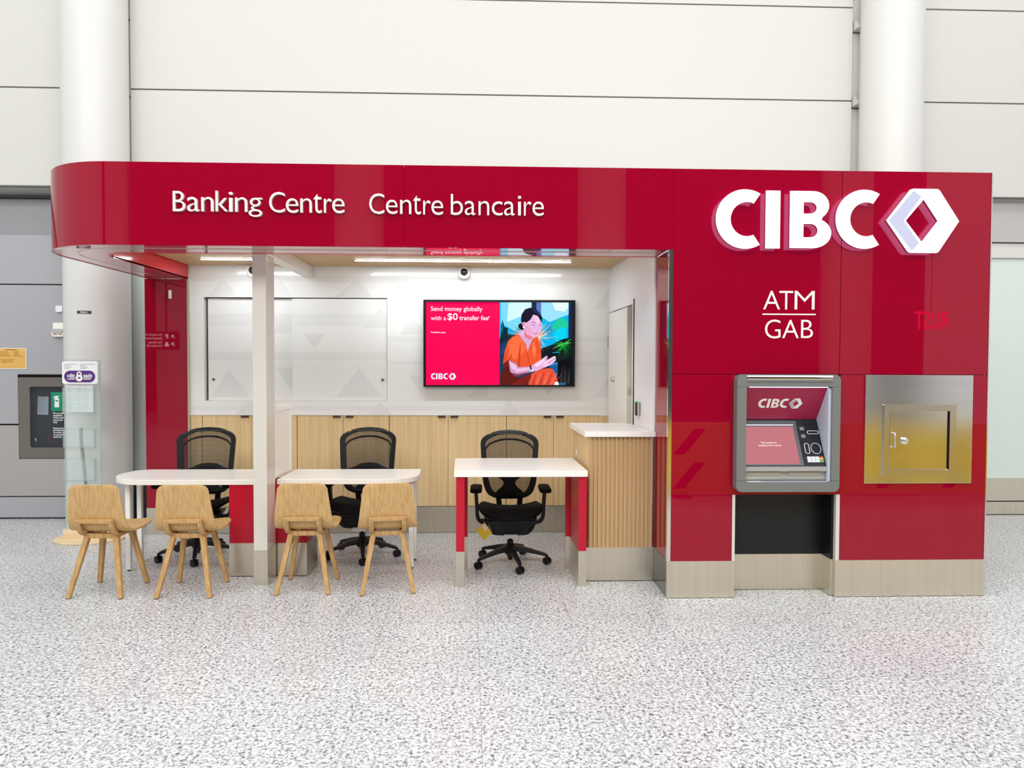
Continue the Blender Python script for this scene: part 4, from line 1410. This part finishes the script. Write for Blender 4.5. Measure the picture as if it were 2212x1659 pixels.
    for k in range(5):
        a = math.radians(-77 + 72 * k)
        ca, sa = math.cos(a), math.sin(a)
        sd = Vector((-sa, ca, 0))
        lg_ = MB()
        pth = [(0.03, .135), (.12, .122), (.22, .098), (.295, .078)]
        vs, fs = [], []
        for (r, z), w, h in zip(pth, (.030, .024, .019, .016), (.028, .022, .016, .013)):
            c = Vector((r * ca, r * sa, z))
            vs += [c - sd * w - Vector((0, 0, h)), c + sd * w - Vector((0, 0, h)), c + sd * w * .7 + Vector((0, 0, h * .8)), c - sd * w * .7 + Vector((0, 0, h * .8))]
        for i in range(3):
            for j in range(4):
                fs.append((i * 4 + j, i * 4 + (j + 1) % 4, i * 4 + 4 + (j + 1) % 4, i * 4 + 4 + j))
        fs += [(3, 2, 1, 0), (12, 13, 14, 15)]
        L_ = obj('base_leg', lg_.add(vs, fs), 'black', t, bevel=0.004)
        cs = MB()
        c0 = Vector((.300 * ca, .300 * sa, .0295))
        roll = Vector((math.cos(a * 1.7 + k), math.sin(a * 1.7 + k), 0))
        for e in (-.013, .013):
            cs.tube([c0 + roll * (e - .008), c0 + roll * (e + .008)], .0295, 20)
        cs.tube([c0 - roll * .01, c0 + roll * .01], .012, 10)
        cs.tube([c0 + Vector((0, 0, .0)), c0 + Vector((0, 0, .05))], .010, 10)
        obj('caster', cs, 'black', L_, smooth=True)
    return t


of = office_chair()
for i, (x, y, a, lab) in enumerate([(-2.425, 5.99, 4, 'black mesh office chair behind the curved desk, by the red pilaster'),
                                    (-1.055, 6.00, -2, 'black mesh office chair behind the middle white desk'),
                                    (0.190, 5.735, 0, 'black mesh office chair under the taller desk with red ends')]):
    o = of if i == 0 else copy_tree(of)
    o.location = (x, y, 0)
    o.rotation_euler = (0, 0, math.radians(a))
    o['label'] = lab

# yellow swing tags on the levers


def hang_tag(x, y, z, label, s=1.0, rot=0):
    t = thing('swing_tag', label, 'tag', (x, y, z), 'yellow swing tags')
    fr = ((x, y, z), (1, 0, 0), (0, 0, 1))
    mb = MB()
    mb.flat(shape([[(0, .065 * s), (-.068 * s, .0), (-.004 * s, -.082 * s), (.062 * s, -.018 * s)]], 0.002), fr)
    obj('card', mb, 'tag_yellow', t)
    mb = MB()
    mb.flat(shape([[(-.026 * s, .040 * s), (.004 * s, -.008 * s), (.016 * s, .006 * s), (.034 * s, .012 * s), (.004 * s, .060 * s)]], 0.001), fr, oz=0.0016)
    obj('printed_patch', mb, mat('tag_print', (206, 184, 160), 0.6), t)
    obj('loop', MB().tube([(x, y, z + .060 * s), (x - .01, y, z + .09 * s), (x + .012, y, z + .10 * s)], .0015, 6), 'tag_yellow', t)


hang_tag(-0.02, 5.60, 0.305, 'yellow swing tag under the office chair at the taller desk')
hang_tag(-2.63, 5.92, 0.285, 'yellow swing tag just showing under the chair at the curved desk')

# ------------------------------------------------------------------ brochure stand
bs = thing('brochure_stand', 'clear acrylic brochure stand on a round pale wood base', 'brochure stand', (-3.66, 6.6, 0))
obj('base', MB().prism([(p[0], p[1]) for p in ring(-3.66, 6.63, 0.31, 0.24, 56)], 0.0, 0.018), 'ply', bs, bevel=0.004)
obj('block', MB().box(-3.875, -3.46, 6.575, 6.66, 0.018, 0.10), 'ply', bs, bevel=0.002)
obj('panel', MB().box(-3.865, -3.545, 6.61, 6.618, 0.10, 1.652), 'acrylic', bs)
ed = MB().box(-3.867, -3.861, 6.609, 6.619, 0.10, 1.653).box(-3.549, -3.543, 6.609, 6.619, 0.10, 1.653).box(-3.865, -3.545, 6.609, 6.619, 1.648, 1.653)
obj('panel_edge', ed, 'acrylic_edge', bs)
for za, zb, w in ((1.17, 1.40, 1), (0.855, 1.02, 1), (0.55, 0.75, 1)):
    pk = MB()
    pk.box(-3.855, -3.575, 6.565, 6.569, za, zb)
    pk.box(-3.855, -3.575, 6.565, 6.61, za, za + 0.004)
    pk.box(-3.855, -3.851, 6.565, 6.61, za, zb).box(-3.579, -3.575, 6.565, 6.61, za, zb)
    p_ = obj('pocket', pk, 'acrylic', bs)
    obj('pocket_edge', MB().box(-3.856, -3.574, 6.563, 6.571, za - .002, za + .004).box(-3.58, -3.574, 6.563, 6.571, za, zb).box(-3.856, -3.852, 6.563, 6.571, za, zb).box(-3.856, -3.574, 6.563, 6.57, zb - .003, zb), 'acrylic_edge', p_)
obj('strap', MB().tube(cat([(-3.715, 6.603, 1.03), (-3.715, 6.601, .92), (-3.70, 6.60, .76), (-3.685, 6.602, .58), (-3.675, 6.603, .40)], 24), 0.013, 10), 'strap', bs, smooth=True)

sg = thing('notice_sign', 'white card with a purple cdic sadc padlock logo atop the brochure stand', 'sign', (-3.70, 6.555, 1.44))
mb = MB()
mb.flat(shape([rrect(-3.850, -3.535, 1.435, 1.640, 0.02)], 0.003), FRONT(6.556))
cd = obj('card', mb, 'paper', sg)
mb = MB()
mb.flat(shape([rrect(-3.832, -3.556, 1.448, 1.555, 0.0534, 12)], 0.002), FRONT(6.5545))
obj('logo_field', mb, 'purple', cd)
mb = MB()
fit(mb, 'cdic', -3.806, -3.736, 1.494, 1.528, 6.553, 0, 0.03)
fit(mb, 'sadc', -3.660, -3.580, 1.494, 1.528, 6.553, 0, 0.03)
for x0, x1, z in ((-3.784, -3.736, 1.484), (-3.806, -3.736, 1.474), (-3.660, -3.592, 1.484), (-3.660, -3.594, 1.474)):
    mb.flat(shape([[(x0, z), (x1, z), (x1, z + .005), (x0, z + .005)]], 0), FRONT(6.553))
mb.flat(shape([ring(-3.698, 1.488, .031, .031)], 0), FRONT(6.5531))
mb.flat(shape([arc(-3.698, 1.522, .023, .026, 0, 180, 14) + [(-3.721, 1.505), (-3.709, 1.505)] + arc(-3.698, 1.522, .011, .013, 180, 0, 14) + [(-3.687, 1.505), (-3.675, 1.505)]], 0), FRONT(6.553))
obj('logo', mb, 'paper', cd)
mb = MB()
leaf = [(0, 1), (.25, .55), (.55, .75), (.5, .3), (1, .25), (.75, -.05), (.85, -.25), (.3, -.3), (.08, -.35), (.08, -.8), (-.08, -.8), (-.08, -.35), (-.3, -.3), (-.85, -.25), (-.75, -.05), (-1, .25), (-.5, .3), (-.55, .75), (-.25, .55)]
mb.flat(shape([[(-3.698 + x * .014, 1.487 + z * .014) for x, z in leaf]], 0), FRONT(6.5525))
obj('leaf_mark', mb, 'purple', cd)
mb = MB()
for x0, w in ((-3.832, (.118, .055, .07, .05)), (-3.69, (.136, .05, .066, .058))):
    for i, q in enumerate(w):
        z = 1.610 - i * 0.013
        mb.flat(shape([[(x0, z), (x0 + q, z), (x0 + q, z + .004), (x0, z + .004)]], 0), FRONT(6.554))
obj('small_print', mb, 'ink', cd)

lf = thing('leaflet', 'white printed leaflet in the top pocket of the brochure stand', 'leaflet', (-3.70, 6.58, 1.175))
obj('sheet', MB().box(-3.835, -3.595, 6.585, 6.589, 1.176, 1.445), 'paper', lf)
mb = MB()
rnd = random.Random(3)
for blk in range(3):
    z = 1.415 - blk * 0.083
    mb.flat(shape([[(-3.825, z), (-3.62, z), (-3.62, z + .003), (-3.825, z + .003)]], 0), FRONT(6.5842))
    for i in range(7):
        zz = z - .010 - i * .008
        for x0 in (-3.822, -3.74, -3.68):
            q = rnd.uniform(.02, .05)
            mb.flat(shape([[(x0, zz), (x0 + q, zz), (x0 + q, zz + .002), (x0, zz + .002)]], 0), FRONT(6.5842))
obj('print', mb, mat('faint_ink', (205, 206, 208), 0.8), lf)

# ------------------------------------------------------------------ things on the hall wall
fc = thing('fire_hose_cabinet', 'grey fire hose cabinet with a dark glass door set in the wall', 'cabinet', (-4.42, 7.5, 0.634))
bxm = MB().box(-4.85, -4.0, 7.70, 7.72, 0.63, 1.505).box(-4.85, -4.83, 7.5, 7.7, 0.63, 1.505).box(-4.02, -4.0, 7.5, 7.7, 0.63, 1.505).box(-4.85, -4.0, 7.5, 7.7, 0.63, 0.65).box(-4.85, -4.0, 7.5, 7.7, 1.485, 1.505)
obj('box', bxm, 'dark_inside', fc)
mb = MB()
mb.flat(shape([[(-4.835, .640), (-4.01, .640), (-4.01, 1.475), (-4.835, 1.475)], rrect(-4.722, -4.12, .748, 1.378, .02)], 0.02), FRONT(7.486))
dr = obj('door', mb, 'bronze', fc, bevel=0.003)
obj('door_recess', MB().box(-4.850, -4.836, 7.494, 7.50, 0.63, 1.5).box(-4.85, -4.0, 7.494, 7.50, 1.478, 1.505), 'gap', fc)
obj('glass', MB().box(-4.73, -4.11, 7.485, 7.489, .74, 1.385), 'cabinet_glass', dr)
gl = MB()
gl.flat(shape([[(-4.508, 1.125), (-4.37, 1.125), (-4.37, 1.322), (-4.512, 1.322)]], 0.001), FRONT(7.4835))
gs_ = obj('green_label', gl, 'green_sign', dr)
mb = MB()
mb.flat(shape([rrect(-4.476, -4.43, 1.165, 1.262, .006), [(-4.468, 1.226), (-4.438, 1.226), (-4.438, 1.24), (-4.468, 1.24)]], 0.0), FRONT(7.4828))
mb.flat(shape([[(-4.465, 1.262), (-4.441, 1.262), (-4.441, 1.274), (-4.425, 1.278), (-4.425, 1.284), (-4.470, 1.284), (-4.488, 1.268), (-4.486, 1.256), (-4.468, 1.272)]], 0.0), FRONT(7.4828))
obj('extinguisher_symbol', mb, 'paper', gs_)
mb = MB()
rows = ['Fire protection', 'equipment', 'Authorized', 'personnel', 'only', None, 'Équipement de', 'protection', 'incendie réservé', 'au personnel', 'autorisé']
z = 1.096
for s in rows:
    if s:
        fit(mb, s, -4.492, -4.492 + 0.0105 * len(s), z - .006 if any(c in s for c in 'pqy') else z, z + .018, 7.4832, 0, 0.02)
    z -= 0.0235 if s else 0.035
obj('label_text', mb, 'paper', dr)
tag_b = obj('brand_sticker', MB().box(-4.425, -4.38, 7.474, 7.4765, 1.44, 1.452), mat('teal', (20, 110, 120), 0.5), dr)
vl = thing('hose_valve', 'brass and chrome hose valve with a red handwheel inside the cabinet', 'valve', (-4.60, 7.6, .78))
obj('body', MB().tube([(-4.76, 7.60, .815), (-4.72, 7.60, .815), (-4.68, 7.60, .82)], [.05, .045, .02], 16).tube([(-4.68, 7.60, .82), (-4.66, 7.60, .85), (-4.65, 7.60, .80)], [.02, .035, .03], 14).tube([(-4.68, 7.60, .82), (-4.585, 7.60, .825)], .012, 12).tube([(-4.70, 7.60, .82), (-4.70, 7.695, .82)], .03, 14), 'chrome', vl, smooth=True)
wpts = [(-4.585 + 0.004 * math.sin(2 * PI * i / 28), 7.60 + .028 * math.cos(2 * PI * i / 28) * 1.4, .83 + .05 * math.sin(2 * PI * i / 28)) for i in range(28)]
wh = MB().tube(wpts, .011, 10, closed=True)
for i in range(0, 28, 7):
    wh.tube([(-4.585, 7.60, .83), wpts[i]], .007, 8)
wh.sphere((-4.587, 7.60, .83), .014, 12)
obj('handwheel', wh, 'valve_red', vl, smooth=True)
pt = MB()
pt.flat(shape([[(-4.70, 1.085), (-4.588, 1.08), (-4.582, 1.272), (-4.692, 1.275)]], 0.001), FRONT(7.56))
tg = thing('inspection_tag', 'white inspection card hanging inside the fire hose cabinet', 'tag', (-4.64, 7.56, 1.08))
obj('card', pt, 'paper', tg)
mb = MB().flat(shape([ring(-4.638, 1.262, .007, .007, 12)], 0), FRONT(7.5585))
for i in range(8):
    zz = 1.244 - i * .017
    mb.flat(shape([[(-4.684, zz), (-4.60, zz), (-4.60, zz + .002), (-4.684, zz + .002)]], 0), FRONT(7.5585))
obj('print', mb, 'ink', tg)
obj('wire', MB().tube([(-4.638, 7.558, 1.262), (-4.64, 7.59, 1.31), (-4.64, 7.68, 1.33)], .002, 6), 'steel', tg)
up_ = thing('hose_rack', 'chrome and red hose fitting high inside the fire cabinet', 'fitting', (-4.62, 7.62, 1.31))
obj('fitting', MB().tube([(-4.67, 7.62, 1.31), (-4.62, 7.62, 1.31)], .016, 12).tube([(-4.64, 7.62, 1.31), (-4.64, 7.70, 1.31)], .012, 10), 'chrome', up_, smooth=True)
obj('red_knob', MB().sphere((-4.60, 7.62, 1.31), .024, 16, sq=(.6, 1, 1.3)), 'valve_red', up_, smooth=True)

nt_ = thing('wall_notice', 'yellow printed notice on the grey wall above the fire cabinet', 'notice', (-4.90, 7.495, 1.56))
mb = MB()
mb.flat(shape([[(-5.05, 1.560), (-4.765, 1.560), (-4.762, 1.777), (-5.05, 1.777)]], 0.003), FRONT(7.497))
obj('sheet', mb, 'paper', nt_)
mb = MB()
mb.flat(shape([[(-5.045, 1.566), (-4.772, 1.566), (-4.769, 1.772), (-5.045, 1.772)]], 0.001), FRONT(7.4952))
obj('yellow_print', mb, 'notice', nt_)
mb = MB()
mb.flat(shape([[(-4.978, 1.752), (-4.852, 1.752), (-4.852, 1.764), (-4.978, 1.764)]], 0), FRONT(7.4944))
for i, (x0, x1) in enumerate([(-5.03, -4.95), (-5.03, -4.93), (-5.03, -4.94), (-5.03, -4.92), (-4.89, -4.83), (-4.89, -4.84), (-4.89, -4.835), (-4.89, -4.80), (-5.02, -4.88), (-5.02, -4.89), (-5.02, -4.90), (-5.0, -4.98)]):
    zz = (1.735 - (i % 4) * .014) if i < 8 else 1.655 - (i - 8) * .014
    mb.flat(shape([[(x0, zz), (x1, zz), (x1, zz + .006), (x0, zz + .006)]], 0), FRONT(7.4944))
obj('print', mb, mat('brown_ink', (170, 122, 48), 0.8), nt_)

t = thing('wall_sensor', 'small rounded white sensor on the grey wall beside the column', 'sensor', (-4.415, 7.49, 2.148))
mb = MB()
mb.flat(shape([rrect(-4.452, -4.384, 2.150, 2.216, .018)], 0.02), FRONT(7.489))
obj('cover', mb, mat('sensor_white', (236, 238, 246), 0.4), t, bevel=0.006)
t = thing('fire_strobe', 'white fire alarm strobe with a clear lens on the grey wall', 'alarm', (-4.42, 7.48, 1.89))
obj('plate', MB().box(-4.485, -4.355, 7.485, 7.5, 1.965, 2.040), 'white', t, bevel=0.003)
mb = MB()
mb.flat(shape([rrect(-4.482, -4.355, 1.895, 1.982, .03)], 0.045), FRONT(7.477))
obj('horn', mb, 'white', t, bevel=0.01, seg=3)
mb = MB()
mb.flat(shape([rrect(-4.475, -4.362, 1.936, 1.974, .015)], 0.03), FRONT(7.455))
obj('lens', mb, mat('lens_clear', (196, 200, 200), 0.08, 0.7), t, bevel=0.008)
mb = MB()
fit(mb, 'FIRE  FEU', -4.466, -4.37, 1.910, 1.926, 7.453, 0, 0.02)
obj('lettering', mb, mat('alarm_red', (190, 100, 90), 0.6), t)
# number plate curved against the column
t = thing('column_plate', 'small black number plate on the white round column', 'plate', (-3.885, 6.89, 2.09))
mb, mt_ = MB(), MB()
for i in range(8):
    pass
a0, a1 = math.radians(263), math.radians(288)
rows = []
for z in (2.094, 2.122):
    rows.append([(-3.872 + .298 * math.cos(a0 + (a1 - a0) * i / 12), 7.2 + .298 * math.sin(a0 + (a1 - a0) * i / 12), z) for i in range(13)])
obj('plate', mb.grid(rows), 'ink_dark', t, smooth=True)
vs, fs = glyphs('F818A-2', 0.0, 0.02)
wx = max(v[0] for v in vs)
cv = []
for v in vs:
    a = a0 + (a1 - a0) * (0.24 + 0.50 * v[0] / wx)
    cv.append((-3.872 + .2995 * math.cos(a), 7.2 + .2995 * math.sin(a), 2.100 + v[1] / 0.73 * .016))
obj('lettering', mt_.add(cv, fs), 'paper', t)

# ------------------------------------------------------------------ yellow works barrier beside the photographer, mirrored in the steel and the red glass
bar = thing('works_barrier', 'long yellow barrier with dark chevrons mirrored in the steel hatch', 'barrier', (4.6, 1.0, 0))
obj('panel', MB().box(2.15, 7.4, 0.95, 1.05, 0.02, 0.90), 'barrier_yellow', bar)
ch = MB()
for i in range(6):
    x = 2.3 + i * 0.85
    for zz in (0.10, 0.52):
        ch.flat(shape([[(x, zz), (x + .14, zz), (x + .40, zz + .32), (x + .26, zz + .32)]], 0.004), ((0, 1.051, 0), (1, 0, 0), (0, 0, 1)))
obj('chevron', ch, mat('chevron', (110, 20, 40), 0.5), bar)
obj('foot', MB().box(2.3, 2.5, 0.8, 1.2, 0, 0.02).box(7.0, 7.2, 0.8, 1.2, 0, 0.02), 'rubber', bar)

# ------------------------------------------------------------------ signs across the hall, seen mirrored in the red glass
BACK = lambda y: ((0, y, 0), (-1, 0, 0), (0, 0, 1))
ns = thing('neon_sign', 'red neon outline sign reading RUST mirrored in the red wall', 'sign', (11.3, -8.0, 2.55))
mb = MB()
fit(mb, 'RUST', -11.72, -10.88, 2.56, 3.02, 0, 0.02, 0.0, fr=BACK(-8.0))
obj('neon_letters', mb, glow('neon_red', (255, 30, 60), 9.0), ns)
obj('bracket', MB().tube([(11.3, -8.01, 3.0), (11.3, -8.01, 6.0)], .01, 8), 'far_wall', ns)
ws = thing('wayfinding_sign', 'hanging parking and car rental sign mirrored in the red pilaster', 'sign', (-7.5, -3.0, 1.9))
obj('board', MB().box(-8.45, -7.10, -3.06, -3.012, 1.94, 2.36), mat('sign_board', (84, 82, 84), 0.5), ws)
wl_ = MB()
for txt, z in (('Parking & Valet', 2.255), ('Stationnement et voiturier', 2.180), ('Car Rental', 2.085), ('Location de voitures', 2.010)):
    fit(wl_, txt, 7.47, 7.47 + 0.031 * len(txt), z, z + 0.052, 0, 0, 0.0, fr=BACK(-3.010))
fit(wl_, 'P', 7.335, 7.40, 2.19, 2.30, 0, 0, 0.02, fr=BACK(-3.010))
wl_.flat(shape([rrect(7.32, 7.41, 2.02, 2.07, .015)], 0), BACK(-3.010)).flat(shape([[(7.335, 2.075), (7.395, 2.075), (7.385, 2.115), (7.345, 2.115)]], 0), BACK(-3.010))
for z in (2.20, 2.025):
    wl_.flat(shape([[(7.18, z + .012), (7.192, z), (7.243, z + .051), (7.243, z + .018), (7.26, z + .018), (7.26, z + .08), (7.198, z + .08), (7.198, z + .063), (7.231, z + .063)]], 0), BACK(-3.010))
obj('lettering', wl_, glow('sign_lit', (255, 250, 245), 6.0), ws)
obj('hanger', MB().box(-8.2, -8.17, -3.05, -3.02, 2.36, 6).box(-7.4, -7.37, -3.05, -3.02, 2.36, 6), 'dark_chrome', ws)
